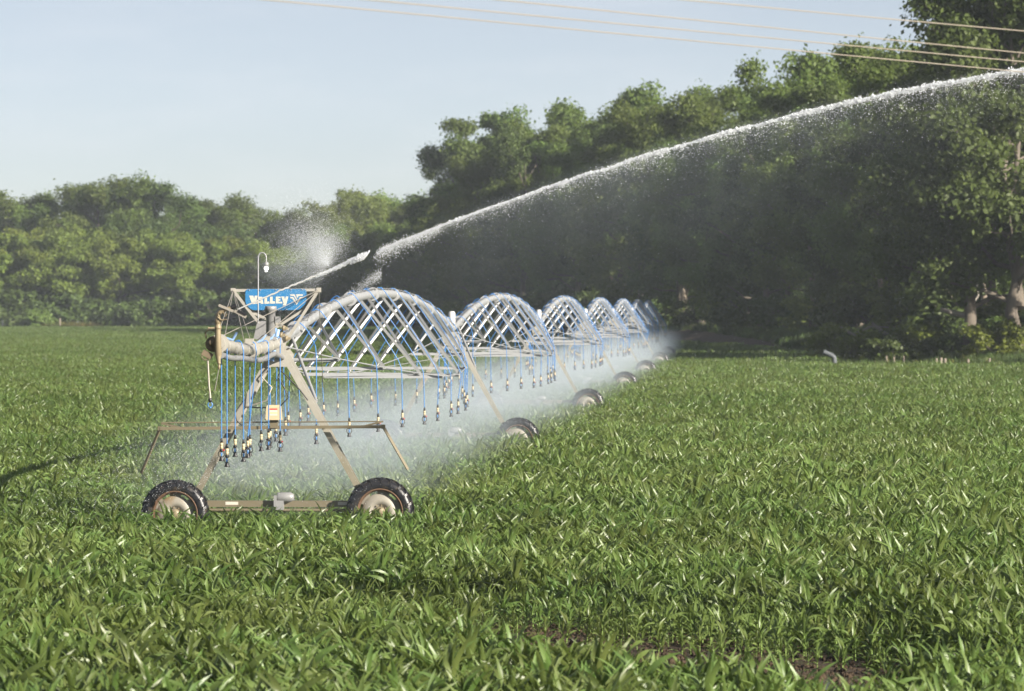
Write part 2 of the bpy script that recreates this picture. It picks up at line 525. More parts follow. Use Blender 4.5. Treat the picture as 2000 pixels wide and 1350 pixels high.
corn_src = bpy.data.collections.new("corn_rows")
NV = 12
segs = []
for i in range(NV + 3):
    if i < NV: v, f, mi, wh = row_segment(300 + i, 0.97)
    else: v, f, mi, wh = row_segment(300 + i, (0.62, 0.5, 0.8)[i - NV], (0.62, 0.55, 0.8)[i - NV], 0.18)
    me = np_mesh("corn_row_%02d" % i, v, f, None, True, [M['corn'], M['stalk']], mi)
    o = bpy.data.objects.new("corn_row_%02d" % i, me); corn_src.objects.link(o); segs.append(wh)

UU = np.array([0.503, -0.864]); UU /= np.linalg.norm(UU); VV = np.array([-UU[1], UU[0]])
G0 = np.array([1.41, 79.2]); v_gap = G0 @ VV
pts, idx, rot, scl, indiv = [], [], [], [], []
row_ang = math.atan2(UU[1], UU[0])
kmin, kmax = int((20 - v_gap) / ROW) - 40, int(1500 / ROW)
for k in range(kmin, kmax):
    vv = v_gap + k * ROW
    # where this row crosses the view wedge: x = u*Ux + v*Vx, y = u*Uy + v*Vy
    us = np.arange(-1400, 300, SEGL) + (k * 0.77) % SEGL
    X = us * UU[0] + vv * VV[0]; Y = us * UU[1] + vv * VV[1]
    lim = 0.0945 * Y + 5
    ok = (Y > 55) & (Y < 1022) & (np.abs(X) < lim) & (X < np.interp(Y, FIELD_Y, FIELD_X))
    for u_, x_, y_ in zip(us[ok], X[ok], Y[ok]):
        r = random.random()
        pxc = 1000 + FPX * x_ / y_
        gapf = min(1.0, max(0.0, (pxc - 560 + 60 * math.sin(x_ * 1.3)) / 700), max(0.0, (1960 - pxc + 50 * math.sin(x_ * 2.1)) / 260))
        if gapf > 0.02 and -2 - 9.8 * gapf <= k <= -2: continue   # the wet gap, closing to the left
        if gapf > 0.02 and -1 <= k <= 6 * gapf:
            if k < 1 and r < 0.35: continue
            v_ = NV + (1 if k < 1 else 0 if k < 4 else 2)
        else: v_ = random.randrange(NV)
        flip = random.random() < 0.5
        s = random.uniform(0.94, 1.06) * (1.0 + 0.07 * math.sin(x_ * 0.21 + y_ * 0.05) + 0.05 * math.sin(y_ * 0.13 - x_ * 0.4))
        inview = abs(x_) < 0.091 * y_ + 0.6
        if inview and y_ < 72 and k < -2: indiv.append((y_, x_, v_, flip, s)); continue
        pts.append((x_, y_, 0)); idx.append(v_); rot.append((0, 0, row_ang + (math.pi if flip else 0))); scl.append(s)
indiv.sort()
near_plants = 0
plant_me = [np_mesh("corn_plant", v, f, None, True, [M['corn'], M['stalk']], mi) for (v, f, mi) in plants]
for (y_, x_, v_, flip, s) in indiv:
    if near_plants + len(segs[v_]) > 300:
        pts.append((x_, y_, 0)); idx.append(v_); rot.append((0, 0, row_ang + (math.pi if flip else 0))); scl.append(s); continue
    a0 = row_ang + (math.pi if flip else 0); c_, s_ = math.cos(a0), math.sin(a0)
    for (pk, px_, py_, pa, ps) in segs[v_]:
        o = link("corn_plant", plant_me[pk], None, (x_ + (px_ * c_ - py_ * s_) * s, y_ + (px_ * s_ + py_ * c_) * s, 0))
        o.rotation_euler = (0, 0, a0 + pa); o.scale = (ps * s,) * 3
        tag(o, 'young green corn plant in the blurred front rows along the bottom of the photo', 'corn plant', 'corn plants of the front rows')
        near_plants += 1

def scatter(name, pts, idx, rot, scl, coll, label, cat):
    me = bpy.data.meshes.new(name)
    n = len(pts)
    me.vertices.add(n); me.vertices.foreach_set("co", np.array(pts, dtype=np.float32).ravel())
    at = me.attributes.new("idx", 'INT', 'POINT'); at.data.foreach_set("value", np.array(idx, dtype=np.int32))
    at = me.attributes.new("rot", 'FLOAT_VECTOR', 'POINT'); at.data.foreach_set("vector", np.array(rot, dtype=np.float32).ravel())
    at = me.attributes.new("scl", 'FLOAT', 'POINT'); at.data.foreach_set("value", np.array(scl, dtype=np.float32))
    o = link(name, me)
    g = bpy.data.node_groups.new(name + "_scatter", 'GeometryNodeTree')
    g.interface.new_socket("Geometry", in_out='INPUT', socket_type='NodeSocketGeometry')
    g.interface.new_socket("Geometry", in_out='OUTPUT', socket_type='NodeSocketGeometry')
    gi = g.nodes.new("NodeGroupInput"); go = g.nodes.new("NodeGroupOutput")
    ci = g.nodes.new("GeometryNodeCollectionInfo"); ci.inputs['Collection'].default_value = coll
    ci.inputs['Separate Children'].default_value = True; ci.inputs['Reset Children'].default_value = True
    ip = g.nodes.new("GeometryNodeInstanceOnPoints"); ip.inputs['Pick Instance'].default_value = True
    def attr(nm, ty):
        a = g.nodes.new("GeometryNodeInputNamedAttribute"); a.data_type = ty; a.inputs['Name'].default_value = nm
        return [s for s in a.outputs if s.enabled and s.name == 'Attribute'][0]
    g.links.new(gi.outputs[0], ip.inputs['Points']); g.links.new(ci.outputs[0], ip.inputs['Instance'])
    g.links.new(attr("idx", 'INT'), ip.inputs['Instance Index'])
    g.links.new(attr("rot", 'FLOAT_VECTOR'), ip.inputs['Rotation'])
    g.links.new(attr("scl", 'FLOAT'), ip.inputs['Scale'])
    g.links.new(ip.outputs[0], go.inputs[0])
    md = o.modifiers.new("scatter", 'NODES'); md.node_group = g
    tag(o, label, cat, kind='stuff')
    return o
scatter('corn_crop', pts, idx, rot, scl, corn_src, 'dense green crop of young corn covering the whole field', 'corn')
print("corn segments", len(pts), "near plants", near_plants)

# the wet gap: a puddle and clods
def strip_pt(px, off):
    """point on the gap line at photo column px, off metres across it"""
    # solve (G0 + u*UU + off*VV): X/Y = (px-1000)/FPX
    k = (px - 1000) / FPX
    b = G0 + off * VV
    u = (k * b[1] - b[0]) / (UU[0] - k * UU[1])
    return b + u * UU
pu = []
for i in range(40):
    q = i / 39
    p_ = strip_pt(1120 + 720 * q, -1.3 + 0.42 * math.sin(q * 3.1) + 0.08 * math.sin(q * 31)); pu.append((p_[0], p_[1], 0.006))
for i in range(40):
    q = 1 - i / 39
    p_ = strip_pt(1120 + 720 * q, -2.4 - 0.9 * math.sin(q * 3.1) + 0.07 * math.sin(q * 27 + 1)); pu.append((p_[0], p_[1], 0.006))
me = bpy.data.meshes.new('puddle'); me.from_pydata(pu, [], [list(range(len(pu)))[::-1]]); me.materials.append(M['puddle']); me.update()
tag(link('puddle', me), 'dark muddy puddle lying in the bare gap between corn rows', 'puddle', kind='structure')
OCT_V = np.array([(1, 0, 0), (-1, 0, 0), (0, 1, 0), (0, -1, 0), (0, 0, 1), (0, 0, -1)], dtype=np.float32)
OCT_F = np.array([(0, 2, 4), (2, 1, 4), (1, 3, 4), (3, 0, 4), (2, 0, 5), (1, 2, 5), (3, 1, 5), (0, 3, 5)], dtype=np.int32)
def blobs(centres, radii, jitter=0.35, squash=None):
    n = len(centres)
    v = OCT_V[None] * np.asarray(radii)[:, None, None]
    v = v * (1 + rng.uniform(-jitter, jitter, (n, 6, 1)))
    if squash is not None: v = v * np.asarray(squash)[None, None, :]
    v = v + np.asarray(centres)[:, None, :]
    f = OCT_F[None] + (np.arange(n) * 6)[:, None, None]
    return v.reshape(-1, 3), f.reshape(-1, 3)
cl = []; cr = []
for i in range(14000):
    p_ = strip_pt(random.uniform(350, 2050), random.uniform(-6.5, 3.8)); s = 0.012 + 0.04 * random.random() ** 3
    cl.append((p_[0], p_[1], s * 0.25)); cr.append(s)
v, f = blobs(cl, cr)
tag(link('soil_clods', np_mesh('soil_clods', v, f, M['soil'])), 'crumbly brown clods strewn over the bare soil gap', 'clods', kind='stuff')

# ------------------------------------------------------------------ irrigation machine
TOWERS = [(545, 111), (882, 170), (1052, 229), (1143, 288), (1197, 347), (1234, 406), (1257, 465), (1275, 524)]
TP = [Vector(((px - 1000) / FPX * d, d, 0)) for px, d in TOWERS]
SPAN = 59.05
def pipe_z(y): t_ = y / SPAN; return 3.98 + 1.0 * 4 * t_ * (1 - t_)
def rod_z(y): return float(np.interp(y / SPAN * 8, range(9), [3.88, 3.58, 3.32, 3.10, 2.95, 2.90, 3.00, 3.32, 3.80]))
NST = 8
def rod_w(y):
    return float(np.interp(y / SPAN * 8, range(9), [0.16, 0.60, 1.03, 1.36, 1.47, 1.46, 1.24, 0.72, 0.16]))

def sprinkler(parent, x, y, ztop, spin=0.0, down=Vector((0, 0, -1))):
    if 'spr' not in CACHE:
        b = MB()
        b.mat = 0; b.lathe([(0.0, 0.03), (0.016, 0.03), (0.022, 0.0), (0.026, -0.05), (0.012, -0.05)], n=10)
        b.mat = 1; b.lathe([(0.012, -0.045), (0.03, -0.05), (0.03, -0.10), (0.024, -0.105), (0.028, -0.11), (0.026, -0.155), (0.014, -0.16)], n=10)
        b.mat = 0; b.lathe([(0.014, -0.155), (0.034, -0.165), (0.036, -0.195), (0.012, -0.215), (0.0, -0.215)], n=10)
        for s in (-1, 1):
            b.tube([(s * 0.03, 0, -0.19), (s * 0.052, 0, -0.225), (s * 0.054, 0, -0.265), (s * 0.03, 0, -0.305)], 0.009, 6)
        b.tube([(0, 0.03, -0.19), (0, 0.05, -0.24), (0, 0.028, -0.305)], 0.008, 6)
        b.lathe([(0.0, -0.285), (0.03, -0.29), (0.028, -0.31), (0.036, -0.335), (0.052, -0.365), (0.048, -0.372), (0, -0.372)], n=10)
        b.mat = 2; b.box((0.042, -0.012, -0.178), (0.028, 0.022, 0.022))
        b.mat = 3; b.lathe([(0, -0.215), (0.012, -0.22), (0.016, -0.25), (0.010, -0.285)], n=8)
        CACHE['spr'] = b.mesh('sprinkler', [M['black'], M['cream'], M['red'], M['blue']])
    o = link('sprinkler', CACHE['spr'], parent, (x, y, ztop))
    o.rotation_euler = (0, 0, spin)
    return o
CACHE = {}

def make_wheel(parent, x, y, z):
    if 'tyre' not in CACHE:
        b = MB()
        prof = [(0.43, -0.135), (0.47, -0.16), (0.53, -0.168), (0.59, -0.155), (0.618, -0.12), (0.63, -0.06), (0.632, 0), (0.63, 0.06), (0.618, 0.12), (0.59, 0.155), (0.53, 0.168), (0.47, 0.16), (0.43, 0.135)]
        b.lathe(prof, n=56, axis='Y')
        NL = 20
        for s in (-1, 1):
            for k in range(NL):
                a0 = 2 * math.pi * (k + (0.5 if s > 0 else 0)) / NL
                rows = []
                for (w, da, r0, r1) in [(0.0, 0.16, 0.62, 0.668), (0.09, 0.06, 0.61, 0.664), (0.15, 0.0, 0.575, 0.632), (0.178, -0.015, 0.53, 0.575)]:
                    hw = 0.048
                    for (aa, rr) in [(-hw, r0), (-hw * 0.75, r1), (hw * 0.75, r1), (hw, r0)]:
                        a = a0 + da + aa
                        rows.append((rr * math.cos(a), s * w, rr * math.sin(a)))
                fs = []
                for i in range(3):
                    for c in range(3):
                        q = i * 4 + c; fs.append((q, q + 1, q + 5, q + 4))
                fs += [(0, 1, 2, 3), (12, 13, 14, 15)]
                b.add(rows, fs)
        CACHE['tyre'] = b.mesh('tyre', M['tyre'])
        b = MB()
        b.mat = 1
        b.lathe([(0.445, -0.14), (0.455, -0.15), (0.44, -0.158), (0.425, -0.145), (0.42, -0.10), (0.40, -0.05), (0.40, 0.06), (0.43, 0.14), (0.45, 0.14)], n=48, axis='Y')
        b.mat = 0
        b.lathe([(0.355, -0.02), (0.33, -0.045), (0.24, -0.075), (0.16, -0.08), (0.15, -0.045), (0.0, -0.045)], n=48, axis='Y')
        for k in range(6):
            a = 2 * math.pi * k / 6 + 0.3
            n_ = 6
            vs = []
            for rr, yy in ((0.35, -0.022), (0.41, 0.0)):
                for j in range(n_ + 1):
                    aa = a + (j / n_ - 0.5) * 0.62
                    vs.append((rr * math.cos(aa), yy, rr * math.sin(aa)))
            b.add(vs, [(j, j + 1, n_ + 2 + j, n_ + 1 + j) for j in range(n_)])
        b.mat = 2
        b.lathe([(0.10, -0.05), (0.10, -0.10), (0.06, -0.13), (0, -0.13)], n=14, axis='Y')
        for k in range(8):
            a = 2 * math.pi * k / 8
            b.lathe([(0.016, -0.04), (0.016, -0.075), (0, -0.078)], (0.128 * math.cos(a), 0, 0.128 * math.sin(a)), 6, 'Y', False)
        CACHE['rim'] = b.mesh('rim', [M['rim'], M['rust'], M['brass']])
    w = empty('wheel', (x, y, z)); w.parent = parent
    w.rotation_euler = (0, random.uniform(0, 6.28), 0)
    link('tyre', CACHE['tyre'], w); link('rim', CACHE['rim'], w)

def build_unit():
    u = empty('irrigation_span')
    # --- tower
    LEGTOP = 3.72
    for sx in (-1, 1):
        for sy in (-1, 1):
            b = MB()
            b.channel((sx * 0.13, sy * 0.42 , LEGTOP), (sx * 1.74, sy * 0.10, 0.80), 0.108, 0.06, 0.010, (0, -1, 0))
            b.build('leg', M['frame'], u)
        b = MB(); b.tube([(sx * 0.02, 2.6, pipe_z(2.6) - 0.06), (sx * 0.70, 0.36, 2.82)], 0.035, 8); b.build('brace', M['galv'], u)
        make_wheel(u, sx * 2.0, -0.30, 0.655 + (0.03 if sx > 0 else -0.02))
        b = MB()     # gearbox behind each wheel
        b.lathe([(0.0, -0.27), (0.09, -0.27), (0.15, -0.2), (0.15, 0.02), (0.08, 0.06), (0, 0.06)], (sx * 2.0, 0, 0.66), 14, 'Y')
        b.box((sx * 1.85, 0, 0.72), (0.3, 0.12, 0.16)); b.build('gearbox', M['bar'], u)
    b = MB()
    b.poly([(-0.20, -0.44, 3.50), (0.20, -0.44, 3.50), (0.26, -0.44, 3.72), (0.13, -0.44, 3.90), (-0.13, -0.44, 3.90), (-0.26, -0.44, 3.72)], 0.012)
    b.poly([(-0.20, 0.44, 3.50), (0.20, 0.44, 3.50), (0.26, 0.44, 3.72), (0.13, 0.44, 3.90), (-0.13, 0.44, 3.90), (-0.26, 0.44, 3.72)], 0.012)
    b.bar((0, -0.43, 3.82), (0, 0.43, 3.82), 0.2, 0.09)
    b.build('gusset', M['frame'], u)
    b = MB(); b.channel((-1.72, 0, 0.82), (1.72, 0, 0.82), 0.125, 0.12, 0.012, (0, -1, 0))
    b.tube([(-1.8, -0.06, 0.70), (1.8, -0.06, 0.70)], 0.032, 8); b.build('base_beam', M['bar'], u)
    b = MB()
    b.lathe([(0, -0.16), (0.085, -0.16), (0.095, -0.14), (0.095, 0.10), (0.075, 0.14), (0.05, 0.17), (0, 0.17)], (0.13, -0.08, 0.955), 16, 'X')
    b.box((0.02, -0.08, 0.80), (0.16, 0.16, 0.18)); b.box((-0.06, -0.08, 0.88), (0.06, 0.2, 0.22)); b.build('drive_motor', M['grey'], u)
    # --- span pipe
    b = MB()
    ys = [SPAN * i / 40 for i in range(41)]
    b.tube([(0, y, pipe_z(y)) for y in ys], 0.108, 16)
    for i in range(NST):
        y = SPAN * (i + 0.5) / NST
        b.lathe([(0.108, -0.02), (0.165, -0.018), (0.165, 0.018), (0.108, 0.02)], (0, y, pipe_z(y)), 16, 'Y', False)
    for i in range(1, 50):
        y = SPAN * i / 50
        b.lathe([(0.112, -0.012), (0.116, -0.01), (0.116, 0.01), (0.112, 0.012)], (0, y, pipe_z(y)), 12, 'Y', False)
    b.build('pipe', M['galv'], u)
    b = MB(); b.tube([(0.07, y, pipe_z(y) + 0.125 + 0.012 * math.sin(y * 7)) for y in np.linspace(0, SPAN, 120)], 0.016, 5); b.build('power_conduit', M['darkgrey'], u)
    # --- truss
    for i in range(1, NST):
        y = SPAN * i / NST
        for s in (-1, 1):
            c = (s * rod_w(y), y, rod_z(y))
            for dy in (-1.25, 1.25):
                yy = y + dy
                b = MB(); b.angle((s * 0.075, yy, pipe_z(yy) - 0.085), (c[0], c[1] + dy * 0.05, c[2] + 0.02), 0.058, 0.009, (0, 1, 0.2), s)
                b.build('truss_brace', M['galv'], u)
        b = MB(); b.angle((-rod_w(y), y, rod_z(y) - 0.02), (rod_w(y), y, rod_z(y) - 0.02), 0.075, 0.01, (0, 0, 1)); b.build('spreader', M['galv'], u)
    for s in (-1, 1):
        b = MB()
        st = [(s * rod_w(SPAN * i / NST), SPAN * i / NST, rod_z(SPAN * i / NST)) for i in range(NST + 1)]
        b.tube(st, 0.016, 6)
        for p_ in st[1:-1]: b.box(p_, (0.05, 0.16, 0.07))
        b.build('truss_rod', M['galv'], u)
    for i in range(1, NST - 1, 1):
        y0, y1 = SPAN * i / NST, SPAN * (i + 1) / NST
        s = 1 if i % 2 else -1
        b = MB(); b.tube([(s * rod_w(y0), y0, rod_z(y0) - 0.03), (-s * rod_w(y1), y1, rod_z(y1) - 0.03)], 0.009, 5); b.build('cross_rod', M['galv'], u)
    # --- drops
    ND = 25
    for i in range(ND):
        y = SPAN * (i + 0.5) / ND; s = 1 if i % 2 else -1
        pz = pipe_z(y); w = rod_w(y); rz_ = rod_z(y); yo = y + 0.15
        b = MB()
        pt = [(0, y, pz + 0.09), (s * 0.01, y, pz + 0.13), (s * 0.05, y + 0.01, pz + 0.155), (s * 0.11, y + 0.02, pz + 0.135), (s * 0.17, y + 0.03, pz + 0.085)]
        kx, kz = s * (w + 0.05), rz_ + 0.10
        for q in (0.25, 0.5, 0.75, 0.93): pt.append((s * 0.17 + (kx - s * 0.17) * q + s * 0.03 * math.sin(q * 3.1), y + 0.03 + 0.12 * q, pz + 0.105 + (kz - pz - 0.105) * q))
        endz = 2.27 + random.uniform(-0.04, 0.04)
        sway = random.gauss(0, 0.03)
        pt += [(kx, yo, kz - 0.06), (kx + s * 0.01 + sway * 0.1, yo, kz - 0.25), (kx + sway, yo, endz)]
        b.tube(pt, 0.011, 6)
        h = b.build('drop_hose', M['blue'], u)
        sprinkler(h, kx + sway, yo, endz, random.uniform(0, 3))
    return u

unit0 = build_unit()
snapshot(unit0)
units = [unit0] + [copy_tree(unit0) for _ in range(6)]
span_labels = [
    'nearest span and tower of the white irrigation machine, carrying the blue sign',
    'second irrigation span from the camera, arched white trusses with blue drop hoses',
    'third irrigation span from the camera, its wheel standing apart in the corn',
    'fourth irrigation span from the camera, small bright arch of white trusses',
    'fifth irrigation span from the camera, dark in tree shade behind the bright arches',
    'sixth irrigation span from the camera, second farthest arch before the wood',
    'farthest irrigation span, last small arch at the foot of the wood']
for i, u in enumerate(units):
    d = TP[i + 1] - TP[i]
    u.location = TP[i]; u.rotation_euler = (0, 0, -math.atan2(d.x, d.y))
    tag(u, span_labels[i], 'irrigation span', 'spans of the irrigation machine')

# boxes and booms
def spray_boom(u):
    b = MB()
    b.bar((-2.28, -0.5, 2.30), (2.07, -0.5, 2.34), 0.05, 0.06); b.tube([(-2.26, -0.45, 2.41), (2.07, -0.45, 2.44)], 0.014, 6)
    for x in (-1.0, 1.0):
        b.bar((x * 0.9, -0.5, 2.32), (x * 0.9, -0.2, 2.32), 0.05, 0.05)
    b.bar((-2.26, -0.45, 2.40), (-1.86, -0.5, 2.31), 0.03, 0.035); b.bar((2.06, -0.45, 2.44), (1.66, -0.5, 2.34), 0.03, 0.035)
    b.build('boom', M['bar'], u)
    for s, x0, z0, x1, z1 in ((-1, -2.28, 2.30, -2.68, 1.42), (1, 2.07, 2.34, 2.53, 1.50)):
        b = MB(); b.bar((x0, -0.48, z0), (x1, -0.2, z1), 0.035, 0.05); b.box((x0, -0.48, z0), (0.08, 0.07, 0.08)); b.build('boom_whisker', M['bar'], u)
spray_boom(unit0)
def tower_box(u):
    b = MB()
    b.lathe([(0, 0), (0.105, 0.0), (0.11, 0.03), (0.105, 0.33), (0.08, 0.38), (0, 0.39)], (0, 0.1, 4.13), 14)
    b.box((0, 0.1, 4.1), (0.16, 0.16, 0.08))
    return b.mesh('control_cap', M['white'])
cap_me = tower_box(None)
for u in units[1:]: link('control_cap', cap_me, u)

# --- first unit: control box
b = MB(); b.mat = 0
def frustum(b, cx, cy_, z0, z1, w0, d0, w1, d1):
    vs = [(cx + sx * w, cy_ + sy * d, z) for z, w, d in ((z0, w0 / 2, d0 / 2), (z1, w1 / 2, d1 / 2)) for sx, sy in ((-1, -1), (1, -1), (1, 1), (-1, 1))]
    b.add(vs, [(0, 1, 5, 4), (1, 2, 6, 5), (2, 3, 7, 6), (3, 0, 4, 7), (4, 5, 6, 7), (3, 2, 1, 0)])
XB, YB = -0.055, -0.52
frustum(b, XB, YB, 2.49, 2.72, 0.31, 0.24, 0.28, 0.20); frustum(b, XB, YB, 2.72, 2.76, 0.28, 0.20, 0.24, 0.17); frustum(b, XB, YB, 2.47, 2.49, 0.33, 0.26, 0.33, 0.26)
cb = b.build('control_box', M['cream'], unit0)
b = MB(); b.box((XB, YB + 0.01, 2.39), (0.15, 0.1, 0.16)); b.build('box_bracket', M['bar'], unit0)
def tilt(zz): return YB - 0.12 + 0.02 * (zz - 2.49) / 0.23 - 0.003
b = MB()
for mi_, x0, x1, z0, z1 in ((0, -0.075, 0.075, 2.555, 2.665), (1, -0.075, 0.075, 2.667, 2.693), (2, -0.075, 0.075, 2.60, 2.613)):
    b.mat = mi_; k = 0.003 if mi_ == 2 else 0
    b.poly([(XB + x0, tilt(z0) - k, z0), (XB + x1, tilt(z0) - k, z0), (XB + x1, tilt(z1) - k, z1), (XB + x0, tilt(z1) - k, z1)], 0.002)
b.build('warning_sticker', [M['signwhite'], M['red'], M['yellow']], cb)
b = MB()
for x0, x1, col in ((-1.05, -0.80, 0), (1.15, 1.40, 0)):
    b.poly([(x0, -0.003, 0.80), (x1, -0.003, 0.80), (x1, -0.003, 0.86), (x0, -0.003, 0.86)], 0.002)
b.build('beam_sticker', M['signwhite'], unit0)

# --- overhang
OV = 12.0
def ov_z(y): q = -y / OV; return 3.98 - 0.32 * q * (1 - q) * 1.6 + 0.06 * q
b = MB()
ys = np.linspace(0, -OV, 25)
b.tube([(0, y, ov_z(y)) for y in ys], 0.105, 16)
for y in (-0.25, -5.8, -11.9): b.lathe([(0.105, -0.02), (0.165, -0.018), (0.165, 0.018), (0.105, 0.02)], (0, y, ov_z(y)), 16, 'Y', False)
for y in np.linspace(-1.2, -11, 9): b.lathe([(0.108, -0.012), (0.116, -0.01), (0.116, 0.01), (0.108, 0.012)], (0, y, ov_z(y)), 12, 'Y', False)
b.box((0, -6.2, ov_z(-6) + 0.15), (0.14, 0.3, 0.1)); b.box((0.03, -3.2, ov_z(-3) + 0.15), (0.14, 0.3, 0.12))
b.build('overhang_pipe', M['frame'], unit0)
b = MB(); b.tube([(0.12, 0.1, 3.62), (0.10, -0.6, 3.70)] + [(0.04, y, ov_z(y) - 0.19 - 0.02 * math.sin(y)) for y in np.linspace(-1.5, -OV + 0.2, 18)], 0.052, 12)
for y in np.linspace(-1.6, -11.2, 8): b.lathe([(0.10, -0.01), (0.105, 0.0), (0.10, 0.01)], (0.02, y, ov_z(y) - 0.12), 12, 'Y')
b.build('supply_hose', M['grey'], unit0)
for i, y in enumerate(np.linspace(-0.9, -11.75, 9)):
    b = MB(); s = -1 if i % 2 else 1
    z0 = ov_z(y); x = s * 0.13 + random.uniform(-0.03, 0.03)
    lean = -0.16 if i == 4 else 0
    endz = 2.27 + random.uniform(-0.05, 0.08)
    b.tube([(0, y, z0 + 0.09), (s * 0.02, y, z0 + 0.13), (s * 0.07, y, z0 + 0.14), (s * 0.115, y, z0 + 0.10), (x, y, z0 - 0.05), (x + lean * 0.4, y, z0 - 0.8), (x + lean, y, endz)], 0.011, 6)
    h = b.build('drop_hose', M['blue'], unit0); sprinkler(h, x + lean, y, endz, random.uniform(0, 3))
# blue feeder hose, booster motor, junction box
b = MB(); b.tube([(0.05, -0.8, 4.22), (0.02, -0.85, 4.05), (-0.02, -0.9, 3.85), (-0.06, -0.9, 3.62)], 0.045, 10); b.build('feeder_hose', M['paleblue'], unit0)
for (y0, y1, lift) in ((-10.9, -9.2, 0.16), (-5.4, -3.4, 0.14), (-2.6, -1.2, 0.2)):
    b = MB(); b.tube([(-0.05, y0, ov_z(y0) + 0.1), (-0.02, y0 * 0.7 + y1 * 0.3, ov_z(y0) + 0.12), (0.02, y0 * 0.3 + y1 * 0.7, ov_z(y1) + 0.14), (0.04, y1, ov_z(y1) + lift + 0.1)], 0.024, 8); b.build('feeder_hose', M['paleblue'], unit0)
b = MB()
b.lathe([(0, 0.52), (0.10, 0.52), (0.112, 0.5), (0.112, 0.44), (0.09, 0.43), (0.09, 0.0), (0.05, -0.03), (0.05, -0.16), (0, -0.16)], (-0.02, -1.6, 4.16), 20)
b.box((0.12, -1.62, 4.42), (0.10, 0.1, 0.12)); b.box((-0.02, -1.6, 4.06), (0.22, 0.22, 0.06)); b.build('booster_motor', M['grey'], unit0)
b = MB(); b.box((-0.24, -1.0, 4.17), (0.26, 0.18, 0.30), Matrix.Rotation(R(12), 3, 'Y')); b.box((-0.20, -0.9, 4.34), (0.16, 0.14, 0.1)); b.build('junction_box', M['grey'], unit0)
b = MB()
for (x, y, z) in ((0.10, -0.7, 4.12), (0.13, -0.5, 4.25), (-0.06, -1.2, 4.13), (0.17, -0.3, 4.05)):
    b.lathe([(0, -0.05), (0.035, -0.05), (0.035, 0.05), (0, 0.05)], (x, y, z), 10); b.box((x + 0.05, y, z), (0.06, 0.06, 0.05))
b.build('valve', M['brass'], unit0)

# --- end gun
gun = empty('end_gun', (0, -OV, 0)); gun.parent = unit0
b = MB()
b.tube([(0.0, -0.1, 3.84), (0.0, -0.15, 3.98), (0, -0.16, 4.30)], [0.062, 0.058, 0.05], 12); b.tube([(0.01, -0.12, 3.70), (0.0, -0.1, 3.86)], [0.03, 0.062], 12)
b.lathe([(0, 0.0), (0.02, 0.0), (0.025, 0.06), (0.015, 0.09), (0.03, 0.1), (0.03, 0.13), (0, 0.13)], (0.015, -0.12, 3.58), 10)
b.lathe([(0.05, 4.28), (0.062, 4.29), (0.062, 4.33), (0.048, 4.34), (0.048, 4.38), (0.06, 4.39), (0.06, 4.46), (0.04, 4.48)], (0, -0.16, 0), 14)
b.tube([(0, -0.16, 4.44), (0.0, -0.16, 4.52), (0.04, -0.17, 4.58), (0.10, -0.18, 4.61)], [0.045, 0.045, 0.04, 0.036], 10)
b.tube([(-0.17, -0.2, 4.30), (-0.02, -0.18, 4.30)], 0.016, 8)
b.build('riser', M['brass'], gun)
b = MB(); b.tube([(0.09, -0.18, 4.605), (0.27, -0.18, 4.672)], [0.036, 0.026], 10); b.mat = 1; b.tube([(0.23, -0.18, 4.657), (0.325, -0.18, 4.69)], [0.036, 0.034], 10)
b.build('gun_barrel', [M['brass'], M['black']], gun)
b = MB(); b.bar((0.02, -0.23, 4.70), (0.42, -0.25, 4.53), 0.02, 0.045); b.bar((0.30, -0.25, 4.60), (0.50, -0.25, 4.49), 0.04, 0.05); b.mat = 1
b.bar((0.36, -0.27, 4.60), (0.50, -0.27, 4.53), 0.03, 0.04)
b.build('drive_arm', [M['cable'], M['black']], gun)
b = MB()
for i in range(7):
    a = i * 0.8; b.tube([(0.06 + 0.07 * math.cos(a), -0.22, 4.50 + 0.06 * math.sin(a)), (0.10 + 0.08 * math.cos(a + 0.7), -0.24, 4.50 + 0.07 * math.sin(a + 0.7))], 0.012, 6)
b.build('spring', M['brass'], gun)
b = MB()
b.lathe([(0, -0.08), (0.10, -0.06), (0.135, -0.05), (0.14, 0.03), (0.10, 0.06), (0, 0.08)], (-0.10, 0.02, 4.02), 20, 'Y'); b.lathe([(0, -0.14), (0.05, -0.14), (0.06, -0.08), (0, -0.08)], (-0.12, 0.02, 4.04), 12, 'Y')
for k in range(8): b.lathe([(0.014, -0.1), (0.014, -0.075)], (-0.1 + 0.135 * math.cos(k * 0.785), 0.02, 4.02 + 0.135 * math.sin(k * 0.785)), 6, 'Y', False)
b.box((-0.20, 0.0, 3.84), (0.18, 0.16, 0.10), Matrix.Rotation(R(30), 3, 'Y'))
b.tube([(-0.26, -0.06, 3.88), (-0.30, -0.07, 3.80), (-0.24, -0.07, 3.74), (-0.18, -0.06, 3.76)], 0.010, 6)
b.build('booster_pump', M['pump'], gun)
b = MB(); b.tube([(-0.22, -0.02, 4.12), (-0.23, -0.05, 4.22), (-0.18, -0.08, 4.27), (-0.08, -0.1, 4.26), (-0.02, -0.12, 4.20)], 0.014, 8); b.build('pressure_hose', M['brass'], gun)
b = MB(); b.tube([(-0.20, -0.02, 3.80), (-0.19, -0.02, 3.70), (-0.17, -0.02, 3.30), (-0.155, -0.02, 3.17)], 0.016, 8)
b.tube([(-0.155, -0.02, 3.17), (-0.15, -0.02, 3.08)], 0.02, 8); h = b.build('drop_pipe', M['cable'], gun)
b = MB(); b.mat = 0; b.lathe([(0.02, 0.0), (0.034, -0.02), (0.034, -0.06), (0.015, -0.075)], (-0.15, -0.02, 3.08), 10)
b.mat = 1
for s in (-1, 1): b.tube([(-0.15 + s * 0.02, -0.02, 3.005), (-0.15 + s * 0.042, -0.02, 2.97), (-0.15 + s * 0.025, -0.02, 2.925)], 0.011, 6)
